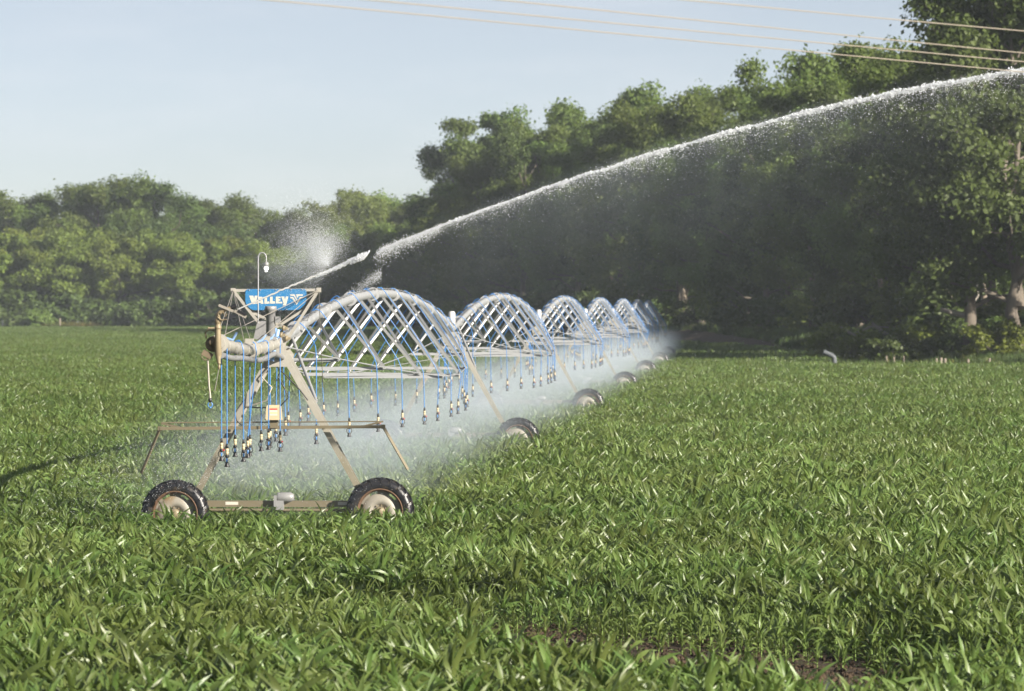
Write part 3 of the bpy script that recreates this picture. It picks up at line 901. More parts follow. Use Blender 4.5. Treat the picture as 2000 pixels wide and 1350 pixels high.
b.lathe([(0.018, 0.0), (0.03, -0.02), (0, -0.03)], (-0.15, -0.02, 2.93), 10); b.build('sprinkler', [M['black'], M['blue']], h)

# --- sign on its frame
def S(zx, zy, y=0.0):
    return Vector(((460 + zx / 9.644 - 545) / 100.0, y, CAM_H - (480 + zy / 9.644 - HORIZON) / 100.0))
SY = 0.0
b = MB()
TL, TR = Vector((-0.90, SY + 0.03, 4.985)), Vector((0.775, SY + 0.03, 4.995))
b.bar(TL, TR, 0.05, 0.055)
b.bar(TL, (-0.16, SY + 0.03, 4.05), 0.05, 0.055); b.bar(TR, (0.17, SY + 0.03, 4.05), 0.05, 0.055)
b.bar((-0.56, SY + 0.09, 4.57), (0.20, SY + 0.09, 4.22), 0.04, 0.05); b.bar((0.47, SY + 0.09, 4.60), (-0.10, SY + 0.09, 4.24), 0.04, 0.05)
b.bar((-0.17, SY + 0.03, 4.06), (0.17, SY + 0.03, 4.06), 0.08, 0.14)
for p_ in (TL, TR): b.box(p_, (0.09, 0.09, 0.09))
b.build('sign_frame', M['frame'], unit0)
def rounded(corners, r, n=6):
    out = []
    k = len(corners)
    for i in range(k):
        p0, p1, p2 = corners[i - 1], corners[i], corners[(i + 1) % k]
        a = p1 + (p0 - p1).normalized() * r; c = p1 + (p2 - p1).normalized() * r
        for j in range(n + 1):
            q = j / n; out.append(a * (1 - q) ** 2 + p1 * 2 * q * (1 - q) + c * q * q)
    return out
PY = SY - 0.012
panel = rounded([S(185, 818, PY), S(185, 1095, PY), S(300, 1215, PY), S(1200, 1213, PY), S(1338, 1075, PY), S(1338, 815, PY)], 0.075)
b = MB(); b.poly(panel, 0.012); sign = b.build('sign_panel', M['signblue'], unit0)
LY = PY - 0.004
b = MB()
letters = [
    [(255, 942), (335, 942), (351, 1005), (363, 942), (418, 942), (376, 1098), (312, 1098)],
    [(388, 1096), (436, 1096), (462, 990), (462, 962), (428, 962)], [(462, 962), (500, 962), (528, 1096), (476, 1096), (462, 990)],
    [(447, 1050), (470, 1050), (473, 1075), (441, 1075)],
    [(545, 965), (595, 965), (595, 1055), (640, 1050), (640, 1092), (545, 1094)],
    [(652, 962), (700, 962), (700, 1050), (745, 1046), (745, 1090), (652, 1092)],
    [(760, 960), (852, 960), (852, 990), (810, 990), (810, 1008), (846, 1008), (846, 1036), (810, 1036), (810, 1055), (882, 1055), (882, 1088), (760, 1088)],
    [(862, 958), (918, 958), (935, 1020), (948, 958), (998, 958), (952, 1125), (888, 1125), (908, 1085)]]
for L in letters: b.poly([S(x, z, LY) for x, z in L][::-1], 0.003)
b.build('lettering', M['signwhite'], sign)
b = MB()
for L in ([(1030, 918), (1112, 918), (1160, 1012), (1148, 1034), (1100, 944), (1038, 944)],
          [(1030, 966), (1086, 966), (1152, 1078), (1215, 966), (1268, 966), (1268, 992), (1232, 992), (1152, 1118), (1070, 992), (1034, 992)],
          [(1135, 918), (1272, 918), (1272, 944), (1192, 944), (1168, 990), (1152, 960), (1168, 944), (1148, 944)]):
    b.poly([S(x, z, LY) for x, z in L][::-1], 0.003)
b.build('emblem', M['signwhite'], sign)
b = MB()
for zx, zy in ((258, 838), (468, 836), (760, 832), (1045, 830), (1262, 828), (565, 1200), (965, 1196)):
    p_ = S(zx, zy, PY); b.lathe([(0.012, 0.0), (0.012, -0.014), (0, -0.018)], p_, 8, 'Y')
b.build('bolt', M['galv'], sign)
# guy cables from the frame corners
def cable(a, c): b = MB(); b.tube([a, c], 0.0075, 5); b.build('guy_cable', M['cable'], unit0)
cable(TL, (-0.05, -OV, 4.10)); cable(TL, (-0.12, -OV + 0.5, 3.2)); cable(TL, (0, -6.2, 4.10)); cable(TL, (-0.2, -5.0, 3.95))
cable(TR, (0.02, -OV + 0.1, 4.15)); cable(TR, (0.03, -5.0, 4.02)); cable(TR, (0.05, 5.9, pipe_z(5.9))); cable(TR, (0.3, 7.0, 3.0)); cable(TR, (0.03, 3.2, pipe_z(3.2)))
# lamp on its pole
lamp = empty('lamp', (-0.34, -0.75, 0)); lamp.parent = unit0
b = MB()
hook = [(0, 0, 4.05), (0, 0, 5.62)] + [(0.078 - 0.078 * math.cos(a), 0, 5.62 + 0.095 * math.sin(a)) for a in np.linspace(0.2, math.pi, 9)] + [(0.158, 0, 5.54)]
b.tube(hook, 0.0125, 8); b.build('pole', M['galv'], lamp)
b = MB(); b.lathe([(0.012, 0.06), (0.03, 0.05), (0.05, 0.02), (0.05, 0.0), (0.044, -0.005), (0.046, -0.02), (0, -0.02)], (0.158, 0, 5.48), 16); b.build('lamp_cap', M['grey'], lamp)
b = MB(); b.lathe([(0.044, -0.02), (0.046, -0.08), (0.042, -0.11), (0.025, -0.135), (0, -0.142)], (0.158, 0, 5.48), 16); b.build('lamp_globe', M['glass'], lamp)
b = MB(); b.lathe([(0, -0.03), (0.02, -0.04), (0.03, -0.065), (0.02, -0.09), (0, -0.095)], (0.158, 0, 5.48), 12); b.build('bulb', M['glow'], lamp)
# loose cables about the tower
for pts_, mt in (([(0.1, -0.4, 3.5), (0.02, -0.45, 3.3), (0.14, -0.45, 3.1), (0.22, -0.45, 2.9), (0.05, -0.45, 2.72), (-0.3, -0.45, 2.70), (-0.6, -0.3, 2.72)], 'black'),
                 ([(-0.15, -0.45, 3.5), (-0.3, -0.45, 3.3), (-0.1, -0.45, 3.1), (-0.2, -0.45, 2.85), (-0.65, -0.3, 2.70)], 'cable'),
                 ([(0.0, -0.46, 3.5), (0.2, -0.46, 3.3), (0.45, -0.46, 3.05), (0.6, -0.44, 2.85)], 'black'),
                 ([(-0.62, -0.3, 2.9), (-0.82, -0.46, 2.6), (-0.78, -0.46, 2.45), (-0.68, -0.46, 2.36)], 'black')):
    b = MB(); b.tube(pts_, 0.014, 6); b.build('electric_cable', M[mt], unit0)

# pivot at the far end
pv = empty('pivot_pyramid', TP[7]); tag(pv, 'white four legged pivot at the far end of the irrigation machine', 'pivot')
for sx in (-1, 1):
    for sy in (-1, 1):
        b = MB(); b.angle((sx * 1.7, sy * 1.7, 0), (sx * 0.25, sy * 0.25, 3.9), 0.12, 0.015, (0, 1, 0)); b.build('leg', M['galv'], pv)
b = MB(); b.tube([(0, 0, 0), (0, 0, 4.1)], 0.12, 12); b.build('riser', M['galv'], pv)

# ------------------------------------------------------------------ power lines
for i, (x0, y0, y1, d0, lab) in enumerate(((520, 0, 141, 50.0, 'lowest of the four tan overhead wires crossing the upper right sky'),
                         (720, 0, 121, 50.6, 'second lowest of the four tan overhead wires'),
                         (975, 0, 104, 52.0, 'third overhead wire from the bottom, below the topmost one'),
                         (1335, 0, 61, 54.0, 'topmost and shortest in view of the four overhead wires'))):
    a = P(x0, y0, d0); ddir = Vector((8.1, 16.0, 0)).normalized()
    # end where it passes the right edge of the photo
    k = 1000 / FPX; tt = (k * a.y - a.x) / (ddir.x - k * ddir.y); e = a + ddir * tt
    e.z = CAM_H + (HORIZON - y1) / FPX * e.y
    d3 = (e - a)
    pts_ = []
    for q in np.linspace(-2.5, 3.5, 40):
        p_ = a + d3 * q; p_.z += 0.012 * ((q - 0.5) ** 2 - 0.25); pts_.append(p_)
    b = MB(); b.tube(pts_, 0.0058, 8)
    tag(b.build('power_line', M['wire']), lab, 'power line', 'overhead wires')

# ------------------------------------------------------------------ water
JET = [(466, 601), (505, 585), (558, 562), (640, 530), (715, 505), (745, 491), (830, 455), (900, 427), (1000, 390), (1100, 352), (1200, 315), (1300, 285), (1420, 258), (1530, 234), (1640, 212), (1800, 174), (1990, 140), (2150, 118), (2300, 101), (2500, 88), (2700, 84), (2900, 90)]
JD = 99.0
jx = np.array([(p[0] - 1000) / FPX * JD for p in JET]); jz = np.array([CAM_H + (HORIZON - p[1]) / FPX * JD for p in JET])
JC = np.polyfit(jx, jz, 4); print('jet fit px', np.abs(np.polyval(JC, jx) - jz).max() * FPX / JD)
def jet_z(x): return np.polyval(JC, x)
# core of the jet near the gun: a smooth thin stream that breaks up
b = MB()
xs = np.linspace(jx[0], jx[3], 60)
b.tube([(x, JD - 0.18 * (1 - i / 59), jet_z(x) + rng.normal(0, 0.004) * i / 20) for i, x in enumerate(xs)], [0.012 + 0.010 * i / 59 + 0.0015 * rng.normal() * i / 40 for i in range(60)], 8)
jet = b.build('water_jet', [M['clearwater'], M['water']])
tag(jet, 'white jet of water shooting up to the right from the end gun', 'water jet')
C, Rr = [], []
def jet_drops(px0, px1, n, spread0, spread1, size, sag=0.3, fade=None, clump=True, mult=1.0):
    q = rng.uniform(0, 1, n)
    if fade == 'in': q = np.sqrt(q)
    px = px0 + (px1 - px0) * q
    x = (px - 1000) / FPX * JD
    ph = px * 0.13
    cl_ = 1.1 + 0.5 * np.sin(px * 0.071 + 3 * np.sin(px * 0.013)) * np.sin(px * 0.047 + 1) + 0.35 * np.sin(px * 0.19 + 2 * np.sin(px * 0.031))
    keep = rng.uniform(0, 2.2, n) < (cl_ if clump else 2.2)
    sp = (spread0 + (spread1 - spread0) * q)
    dz = rng.normal(0, 1, n) * sp; dy = rng.normal(0, 1, n) * sp * 1.5
    z = jet_z(x) + dz + 0.02 * np.sin(px * 0.05 + 2 * np.sin(px * 0.017)) * q
    z -= rng.exponential(sag, n) * sp * 2.2; x = x + dz * 0.8
    r_ = size * (0.4 + rng.exponential(0.6, n)); r_ = np.minimum(r_, size * 2.6)
    C.append(np.stack([x, JD + dy, z], 1)[keep]); Rr.append(r_[keep])
jet_drops(575, 712, 14000, 0.006, 0.026, 0.0062, 0.15, None, False)
jet_drops(690, 716, 3500, 0.030, 0.030, 0.0065, 0.05, None, False)
jet_drops(745, 1300, 24000, 0.008, 0.014, 0.0062, 0.35)
jet_drops(740, 1300, 9000, 0.022, 0.04, 0.0035, 0.8, None, False)
jet_drops(735, 860, 6000, 0.05, 0.03, 0.0035, 0.6, None, False)
jet_drops(1250, 2850, 37000, 0.011, 0.026, 0.0062, 0.7)
jet_drops(1250, 2850, 14000, 0.045, 0.11, 0.0035, 0.9, None, False)
jet_drops(900, 2850, 13000, 0.08, 0.18, 0.0022, 1.1, None, False)
for i in range(100):                      # the stream breaks into ragged white clumps
    px = 860 + (2840 - 860) * rng.uniform() ** 0.75; big_ = 0.35 + 0.9 * (px - 800) / 1400 * rng.uniform(0.4, 1.5)
    n = int(420 * big_); a_ = rng.exponential(0.16, n) * big_; x0 = (px - 1000) / FPX * JD
    xx = x0 - a_; up_ = rng.normal(0.006, 0.010)
    C.append(np.stack([xx, JD + rng.normal(0, 0.03, n) * big_, jet_z(xx) + up_ + rng.normal(0, 0.022, n) * big_ * np.exp(-a_ * 2.0)], 1)); Rr.append(0.0075 * (0.4 + rng.exponential(0.5, n)))
b = MB()
for (p0, p1, r0, r1) in ((775, 1330, 0.006, 0.010), (1330, 2800, 0.008, 0.003)):
    k_ = int((p1 - p0) / 3.5); pp, rr0 = [], []
    for i in range(k_):
        q = i / (k_ - 1); px = p0 + (p1 - p0) * q; xw = (px - 1000) / FPX * JD
        pp.append((xw, JD + rng.normal(0, 0.012), jet_z(xw) + 0.02 * math.sin(px * 0.05 + 2 * math.sin(px * 0.017)) * (px - 745) / 1300 + rng.normal(0, 0.008)))
        rr0.append((r0 + (r1 - r0) * q) * max(0.25, 1 + 0.45 * rng.normal()))
    b.tube(pp, rr0, 7)
b.build('jet_core', M['water'], jet)
v, f = blobs(np.concatenate(C), np.concatenate(Rr))
o = link('jet_foam', np_mesh('jet_foam', v, f, M['water']), jet); tag(o, kind='stuff')
# drops falling from the jet, a burst off the drive arm, and the spray under the spans
n = 12500
px = 760 + (2800 - 760) * rng.uniform(0, 1, n) ** 0.8
x = (px - 1000) / FPX * JD
fall = rng.exponential(1.3, n); fall = np.minimum(fall, 4.4)
z = jet_z(x) - 0.1 - fall
pos = np.stack([x - 0.1 * fall, JD + rng.normal(0, 1.1, n) - 0.2, z], 1)
rad = 0.0014 + 0.0026 * rng.uniform(0, 1, n) ** 5
k_ = pos[:, 2] > 0.6
n2 = 45000
bx = rng.normal(0, 1, n2); bz = rng.normal(0, 1, n2)
ang = R(122) + 0.5 * rng.normal(0, 1, n2); rr_ = np.abs(rng.normal(0, 0.55, n2)) + rng.exponential(0.15, n2)
o_ = P(642, 520, JD)
burst = np.stack([o_.x + rr_ * np.cos(ang), o_.y + 0.3 * rng.normal(0, 1, n2) * rr_, o_.z + rr_ * np.sin(ang) * 1.0], 1)
cl4 = [(614, 492, 0.22, 0.20), (592, 468, 0.24, 0.20), (648, 478, 0.16, 0.14), (575, 520, 0.30, 0.14), (628, 512, 0.12, 0.10)]
for j in range(0, n2, 2):                 # most of it hangs as an irregular cloud
    cx_, cz_, s1, s2 = cl4[(j // 2) % 5]; c0 = P(cx_, cz_, JD)
    burst[j] = (c0.x + rng.normal() * s1, c0.y + rng.normal() * 0.25, c0.z + rng.normal() * s2)
n3 = 3500
ang = R(200) + 0.25 * rng.normal(0, 1, n3); rr_ = np.abs(rng.normal(0, 0.8, n3))
burst2 = np.stack([o_.x + rr_ * np.cos(ang), o_.y + 0.2 * rng.normal(0, 1, n3), o_.z - 0.1 + rr_ * np.sin(ang) + 0.2 * rng.normal(0, 1, n3) * rr_], 1)
o2 = P(745, 535, JD); n4 = 900
s4 = np.abs(rng.normal(0, 0.3, n4)); burst3 = np.stack([o2.x - s4, o2.y + 0.1 * rng.normal(0, 1, n4), o2.z - s4 * 0.62 + 0.06 * rng.normal(0, 1, n4)], 1)
allp = np.concatenate([pos[k_], burst, burst2, burst3]); allr = np.concatenate([rad[k_], 0.0018 + 0.0022 * rng.uniform(0, 1, n2) ** 4, 0.002 + 0.002 * rng.uniform(0, 1, n3) ** 3, np.full(n4, 0.0045)])
v, f = blobs(allp, allr)
tag(link('falling_drops', np_mesh('falling_drops', v, f, M['water'])), 'fine white drops falling below the jet and bursting near the sign', 'water drops', kind='stuff')

def spray_drops(n, y0, y1, seed, rmin):
    r = np.random.default_rng(seed)
    y = r.uniform(y0, y1, n)
    yn = np.round(y / 2.36) * 2.36 + r.normal(0, 0.9, n)
    side = np.where(r.uniform(0, 1, n) < 0.5, -1, 1)
    w = np.where(y < 0, 0.15, 1.25)
    ran = np.abs(r.normal(0, 3.0, n)); dirx = np.where(r.uniform(0, 1, n) < 0.72, -1, 1)
    ran = np.where(dirx > 0, ran * 0.55, ran)
    x = side * w + dirx * ran
    z = 1.98 + 0.22 * np.sin(np.minimum(ran / 3.0, 1) * 3.14) - r.uniform(0, 1, n) * (0.35 + ran * 0.45)
    kk = (z > 0.3)
    return np.stack([x, yn, z], 1)[kk], (rmin + 0.0045 * r.uniform(0, 1, n) ** 4)[kk]
for i in range(4):
    n = (30000, 16000, 8000, 6000)[i]
    c_, r_ = spray_drops(n, -12.5 if i == 0 else 0, SPAN, 40 + i, 0.0025 + 0.0012 * i)
    v, f = blobs(c_, r_)
    o = link('spray_drops', np_mesh('spray_drops', v, f, M['water'])); o.location = units[i].location; o.rotation_euler = units[i].rotation_euler
    tag(o, 'fine white sprinkler drops hanging under the %s span' % ('nearest', 'second', 'third', 'fourth')[i], 'spray', kind='stuff')

# ------------------------------------------------------------------ mist volumes
def vol_mat(name, build, col=(0.80, 0.90, 1.0), aniso=0.15, step=1.0):
    m = bpy.data.materials.new(name); m.use_nodes = True; t = m.node_tree; t.nodes.clear()
    out = t.nodes.new("ShaderNodeOutputMaterial"); pv_ = t.nodes.new("ShaderNodeVolumePrincipled")
    pv_.inputs['Color'].default_value = (*col, 1); pv_.inputs['Anisotropy'].default_value = aniso
    sep = t.nodes.new("ShaderNodeSeparateXYZ"); co = coords(t); t.links.new(co, sep.inputs[0])
    d = build(t, sep.outputs['X'], sep.outputs['Y'], sep.outputs['Z'], co)
    if hasattr(d, 'is_linked'): t.links.new(d, pv_.inputs['Density'])
    else: pv_.inputs['Density'].default_value = d
    t.links.new(pv_.outputs[0], out.inputs['Volume'])
    try: m.cycles.volume_step_rate = step
    except Exception: pass
    return m
def box_mesh(name, x0, x1, y0, y1, z0, z1, mat):
    b = MB(); b.box(((x0 + x1) / 2, (y0 + y1) / 2, (z0 + z1) / 2), (x1 - x0, y1 - y0, z1 - z0)); return b.mesh(name, mat)
MIST = 0.055
def mist_density(t, x, y, z, co):
    lat = math_(t, 'ABSOLUTE', math_(t, 'ADD', x, 0.5))
    fl = math_(t, 'SUBTRACT', 1.0, ramp(t, lat, 0.8, 4.0))
    fz = math_(t, 'SUBTRACT', 1.0, ramp(t, z, 1.6, 3.0))
    n = noise(t, 0.45, 2, co)
    d = math_(t, 'MULTIPLY', math_(t, 'MULTIPLY', fl, fz), ramp(t, n, 0.25, 0.75))
    d = math_(t, 'MULTIPLY', d, ramp(t, y, -9, 17))
    return math_(t, 'MULTIPLY', d, MIST)
M['mist'] = vol_mat('spray_mist', mist_density, step=1.0)
mist_a = box_mesh('spray_mist', -6.2, 3.8, -13.0, SPAN - 0.05, 0.02, 3.1, M['mist'])
mist_b = box_mesh('spray_mist', -6.2, 3.8, 0.05, SPAN - 0.05, 0.02, 3.1, M['mist'])
for i, u in enumerate(units):
    o = link('spray_mist', mist_a if i == 0 else mist_b); o.location = u.location; o.rotation_euler = u.rotation_euler
    tag(o, 'pale bluish mist drifting under the %s irrigation span' % ('nearest', 'second', 'third', 'fourth', 'fifth', 'sixth', 'farthest')[i], 'mist', kind='stuff')
VEIL = 0.11
def veil_density(t, x, y, z, co):
    zj = None
    acc = float(JC[0])
    for c_ in JC[1:]:
        acc = math_(t, 'MULTIPLY_ADD', acc if hasattr(acc, 'is_linked') else acc, x, float(c_))
    dd = math_(t, 'SUBTRACT', acc, z)
    below = ramp(t, dd, -0.22, 0.15)
    dec = math_(t, 'POWER', 2.718, math_(t, 'MULTIPLY', math_(t, 'MAXIMUM', dd, 0.0), -0.75))
    fy = math_(t, 'SUBTRACT', 1.0, ramp(t, math_(t, 'ABSOLUTE', math_(t, 'SUBTRACT', y, JD)), 0.1, 1.4))
    fx = math_(t, 'MULTIPLY', ramp(t, x, -2.6, 0.8), math_(t, 'SUBTRACT', 1.0, math_(t, 'MULTIPLY', ramp(t, x, 3.5, 8.5), 0.7)))
    fz = ramp(t, z, 0.6, 2.8)
    d = math_(t, 'MULTIPLY', math_(t, 'MULTIPLY', below, dec), math_(t, 'MULTIPLY', fy, math_(t, 'MULTIPLY', fx, fz)))
    n = noise(t, 0.9, 2, co)
    d = math_(t, 'MULTIPLY', d, ramp(t, n, 0.1, 0.8))
    return math_(t, 'MULTIPLY', d, VEIL)
M['veil'] = vol_mat('jet_veil', veil_density, step=0.6)
o = link('jet_mist', box_mesh('jet_mist', -2.7, 17.5, JD - 1.5, JD + 1.5, 0.6, 10.5, M['veil']))
tag(o, 'thin bluish veil of mist hanging below the water jet', 'mist', kind='stuff')
BURST = 0.5
def burst_density(t, x, y, z, co):
    ln = t.nodes.new("ShaderNodeVectorMath"); ln.operation = 'LENGTH'; t.links.new(co, ln.inputs[0])
    d = math_(t, 'SUBTRACT', 1.0, ramp(t, ln.outputs['Value'], 0.0, 0.95))
    n = noise(t, 2.0, 3, co)
    return math_(t, 'MULTIPLY', math_(t, 'MULTIPLY', d, ramp(t, n, 0.25, 0.75)), BURST)
M['burst'] = vol_mat('burst_mist', burst_density, step=1.0)
b = MB(); b.lathe([(0.001, -1), (0.38, -0.92), (0.7, -0.7), (0.92, -0.38), (1, 0), (0.92, 0.38), (0.7, 0.7), (0.38, 0.92), (0.001, 1)], n=24)
bm_ = b.mesh('burst_mist', M['burst'])
for (px_, py_, sx, sz, ry) in ((604, 490, 0.62, 0.60, 0.0), (560, 535, 0.95, 0.40, 0.25)):
    o = link('burst_mist', bm_); o.location = P(px_, py_, JD); o.scale = (sx, 0.5, sz); o.rotation_euler = (0, ry, 0)
    tag(o, 'puff of mist thrown up above the blue sign' if px_ == 604 else 'thin low mist trailing left of the puff above the blue sign', 'mist', kind='stuff')

# ------------------------------------------------------------------ trees
def unit_rand(r, n):
    v = r.normal(0, 1, (n, 3)); return v / np.linalg.norm(v, axis=1, keepdims=True)
def leaves(r, centres, radii, per, size, flat=0.8):
    n = len(centres) * per
    c = np.repeat(centres, per, 0); rad = np.repeat(radii, per)
    d = unit_rand(r, n); rr = rad * r.uniform(0.25, 1.0, n) ** 0.5 * (1 + 0.25 * r.normal(0, 1, n))
    p_ = c + d * rr[:, None] * np.array([1, 1, flat])
    nr = d + np.array([0, 0, 0.5]) + 0.9 * r.normal(0, 1, (n, 3)); nr /= np.linalg.norm(nr, axis=1, keepdims=True)
    t1 = np.cross(nr, unit_rand(r, n)); t1 /= np.linalg.norm(t1, axis=1, keepdims=True) + 1e-9
    t2 = np.cross(nr, t1)
    s = size * r.uniform(0.6, 1.4, n)[:, None]
    v = np.stack([p_ - t1 * s * 0.9, p_ - t2 * s * 0.55 + nr * s * 0.12, p_ + t1 * s * 0.9, p_ + t2 * s * 0.55 + nr * s * 0.12], 1).reshape(-1, 3)
    f = np.arange(n * 4).reshape(-1, 4)
    return v, f
def make_tree(seed, H=28.0, spread=8.0, bare=0.28, nl=12, per=190, leaf=0.30, clump=1.9, mat='cottonwood', trunk_r=0.5, sub=4, fork=False):
    """returns (trunk mesh, crown mesh)"""
    r = np.random.default_rng(seed); b = MB()
    cen, rad = [], []
    def wob(a, e, n, amp):
        a, e = np.array(a), np.array(e); out = []
        for i in range(n + 1):
            q = i / n; out.append(a + (e - a) * q + r.normal(0, amp, 3) * math.sin(math.pi * q))
        return out
    stems = [(np.zeros(3), np.array([r.normal(0, 0.6), r.normal(0, 0.6), H * 0.80]), 1.0)]
    if fork:
        stems.append((np.array([0, 0, H * 0.12]), np.array([r.normal(0, 1) + spread * 0.35, r.normal(0, 1.5), H * 0.70]), 0.75))
    for (s0, s1, k) in stems:
        st = wob(s0, s1, 7, 0.45)
        b.tube([tuple(p_) for p_ in st], [trunk_r * k * (1.25 if i == 0 else 1) * (1 - 0.82 * i / 7) for i in range(8)], 9)
        m = max(4, int(nl * k))
        for l in range(m):
            u = bare + (1 - bare) * (l + 0.5) / m
            base = np.array([np.interp(u * 7, range(8), [p_[j] for p_ in st]) for j in range(3)])
            a = l * 2.4 + r.uniform(-0.5, 0.5)
            prof = math.sin(math.pi * min(1, 0.22 + 0.70 * (u - bare) / (1 - bare))) ** 0.8
            L = spread * prof * r.uniform(0.72, 1.18)
            e = base + np.array([math.cos(a) * L, math.sin(a) * L, L * r.uniform(0.25, 0.6) + (H * 0.14 if u > 0.85 else 0)])
            lp = wob(base, e, 4, 0.35)
            r0 = trunk_r * 0.36 * (1 - 0.6 * u) + 0.03
            b.tube([tuple(p_) for p_ in lp], [r0 * (1 - 0.75 * i / 4) for i in range(5)], 5, False)
            for q in range(sub):
                i0 = r.integers(2, 5); sb = lp[i0]
                dv = unit_rand(r, 1)[0] * np.array([1, 1, 0.7]); dv[2] = abs(dv[2]) * 0.8 + 0.1
                se = sb + dv * L * 0.40 * r.uniform(0.6, 1.3)
                b.tube([tuple(sb), tuple((sb + se) / 2 + r.normal(0, 0.15, 3)), tuple(se)], [r0 * 0.35, r0 * 0.2, 0.02], 4, False)
                cen.append(se); rad.append(clump * r.uniform(0.65, 1.25))
                if r.uniform() < 0.6: cen.append((sb + se) / 2 + r.normal(0, 0.5, 3)); rad.append(clump * r.uniform(0.5, 1.0))
            cen.append(e); rad.append(clump * r.uniform(0.7, 1.2))
    top = np.array(stems[0][1])
    for q in range(5):
        cen.append(top + np.array([r.normal(0, spread * 0.16), r.normal(0, spread * 0.16), H * 0.12 * r.uniform(0.2, 1.1)])); rad.append(clump * r.uniform(0.6, 1.1))
    v, f = leaves(r, np.array(cen), np.array(rad), per, leaf)
    zmax = np.percentile(v[:, 2], 99.9)
    return b.mesh('trunk', M['bark']), np_mesh('crown', v, f, M[mat]), float(zmax)

def make_shrub(seed, H=5.0, W=3.5, n=26, per=150, leaf=0.22, mat='willow'):
    r = np.random.default_rng(seed); b = MB(); cen, rad = [], []
    for i in range(n):
        a = r.uniform(0, 6.28); d = W * math.sqrt(r.uniform(0, 1)) * 0.75; h = H * r.uniform(0.18, 0.92) * (1 - 0.35 * (d / W) ** 2)
        e = np.array([d * math.cos(a), d * math.sin(a), h])
        b.tube([(0.15 * math.cos(a), 0.15 * math.sin(a), 0), tuple(e * np.array([0.5, 0.5, 0.55])), tuple(e)], [0.07, 0.045, 0.015], 4, False)
        cen.append(e); rad.append(W * 0.26 * r.uniform(0.7, 1.3))
    v, f = leaves(r, np.array(cen), np.array(rad), per, leaf)
    return b.mesh('stem', M['bark']), np_mesh('crown', v, f, M[mat]), float(np.percentile(v[:, 2], 99.9))

big = [make_tree(1000 + i, 28, 7.6, 0.16 + 0.05 * (i % 3), 15, 270, 0.24, 1.65, 'cottonwood', 0.48, 4, i % 2 == 1) for i in range(6)]
dark = [make_tree(1100 + i, 28, 8.2, 0.14, 15, 300, 0.22, 1.7, 'darkleaf', 0.5, 4, i % 2 == 0) for i in range(3)]
will = [make_tree(1200 + i, 17, 7.0, 0.36, 13, 190, 0.24, 1.3, 'willow', 0.3, 4, True) for i in range(4)]
pale = [make_tree(1300 + i, 24, 7.6, 0.12, 14, 210, 0.25, 1.5, 'paleleaf', 0.4, 4, i % 2 == 0) for i in range(3)]
ever = [make_tree(1400 + i, 28, 9.0, 0.12, 16, 230, 0.25, 1.65, 'cottonwood', 0.45, 4, False) for i in range(3)]
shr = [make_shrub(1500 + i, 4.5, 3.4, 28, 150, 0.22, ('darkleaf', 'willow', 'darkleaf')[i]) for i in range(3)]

def plant_tree(name, mesh3, loc, height, label, cat, group, wide=1.0, trunk='trunk'):
    tm, cm, zm = mesh3
    e = empty(name, loc, random.uniform(0, 6.28))
    s = height / zm
    e.scale = (s * wide, s * wide, s)
    link(trunk, tm, e); link('crown', cm, e)
    tag(e, label, cat, group)
    return e
SKX = [820, 845, 870, 900, 950, 1000, 1040, 1080, 1130, 1200, 1280, 1350, 1420, 1500, 1540, 1600, 1700, 1760, 1790, 1830, 1900, 2000, 2100]
SKY_ = [320, 275, 258, 258, 245, 228, 215, 200, 210, 193, 172, 186, 192, 165, 128, 120, 106, 100, 45, 5, -10, -60, -60]
def top_y(px): return float(np.interp(px, SKX, SKY_))
PATH_PX = [862, 1000, 1150, 1300, 1450, 1600, 1750, 1900, 2000, 2080]
PATH_D = [880, 820, 760, 700, 620, 560, 500, 455, 430, 412]
def path(q):  # q: photo column
    return float(np.interp(q, PATH_PX, PATH_D))
front_px = [912, 938, 966, 992, 1018, 1058, 1098, 1135, 1172, 1210, 1250, 1290, 1330, 1372, 1412, 1455, 1500, 1545, 1588, 1635, 1682, 1730, 1780, 1832, 1885, 1940, 1998, 2060]
for i, px_ in enumerate(front_px):
    d = path(px_) + (random.uniform(-18, -10) if i % 3 == 1 else random.uniform(-3, 12))
    x = (px_ - 1000) / FPX * d; z = float(zg(x, d))
    yt = top_y(px_) + random.uniform(0, 95) + (20 if i % 2 else 0)
    h = CAM_H - z + (HORIZON - yt) / FPX * d
    if px_ < 920: h = CAM_H - z + (HORIZON - 262) / FPX * d
    me3 = big[i % 6] if i % 4 else dark[i % 3]
    plant_tree('cottonwood_tree', me3, (x, d, z - 0.2), h, '%s tree from the left in the front row of the tall right-hand wood' % ordinal(i), 'tree', 'front trees of the right-hand wood', 1.0)
back_px = [945, 965, 990, 1010, 1055, 1100, 1150, 1200, 1245, 1285, 1330, 1380, 1430, 1480, 1530, 1575, 1620, 1670, 1720, 1765]
for i, px_ in enumerate(back_px):
    d = path(px_) + 30 + random.uniform(0, 12)
    x = (px_ - 1000) / FPX * d; z = float(zg(x, d))
    yt = top_y(px_) + (random.uniform(-16, 0) if i % 2 else random.uniform(12, 46))
    h = CAM_H - z + (HORIZON - yt) / FPX * d
    plant_tree('cottonwood_tree', big[(i * 5 + 1) % 6], (x, d, z - 0.2), h, '%s treetop from the left rising behind the front row of the right-hand wood' % ordinal(i), 'tree', 'back trees of the right-hand wood', 1.0)
pal = []
for q in range(2):
    keep_ = M['bark']; M['bark'] = M['palebark']
    pal.append(make_tree(1700 + q, 24, 6.0, 0.50, 11, 230, 0.23, 1.5, 'cottonwood', 0.42, 4, q == 1)); M['bark'] = keep_
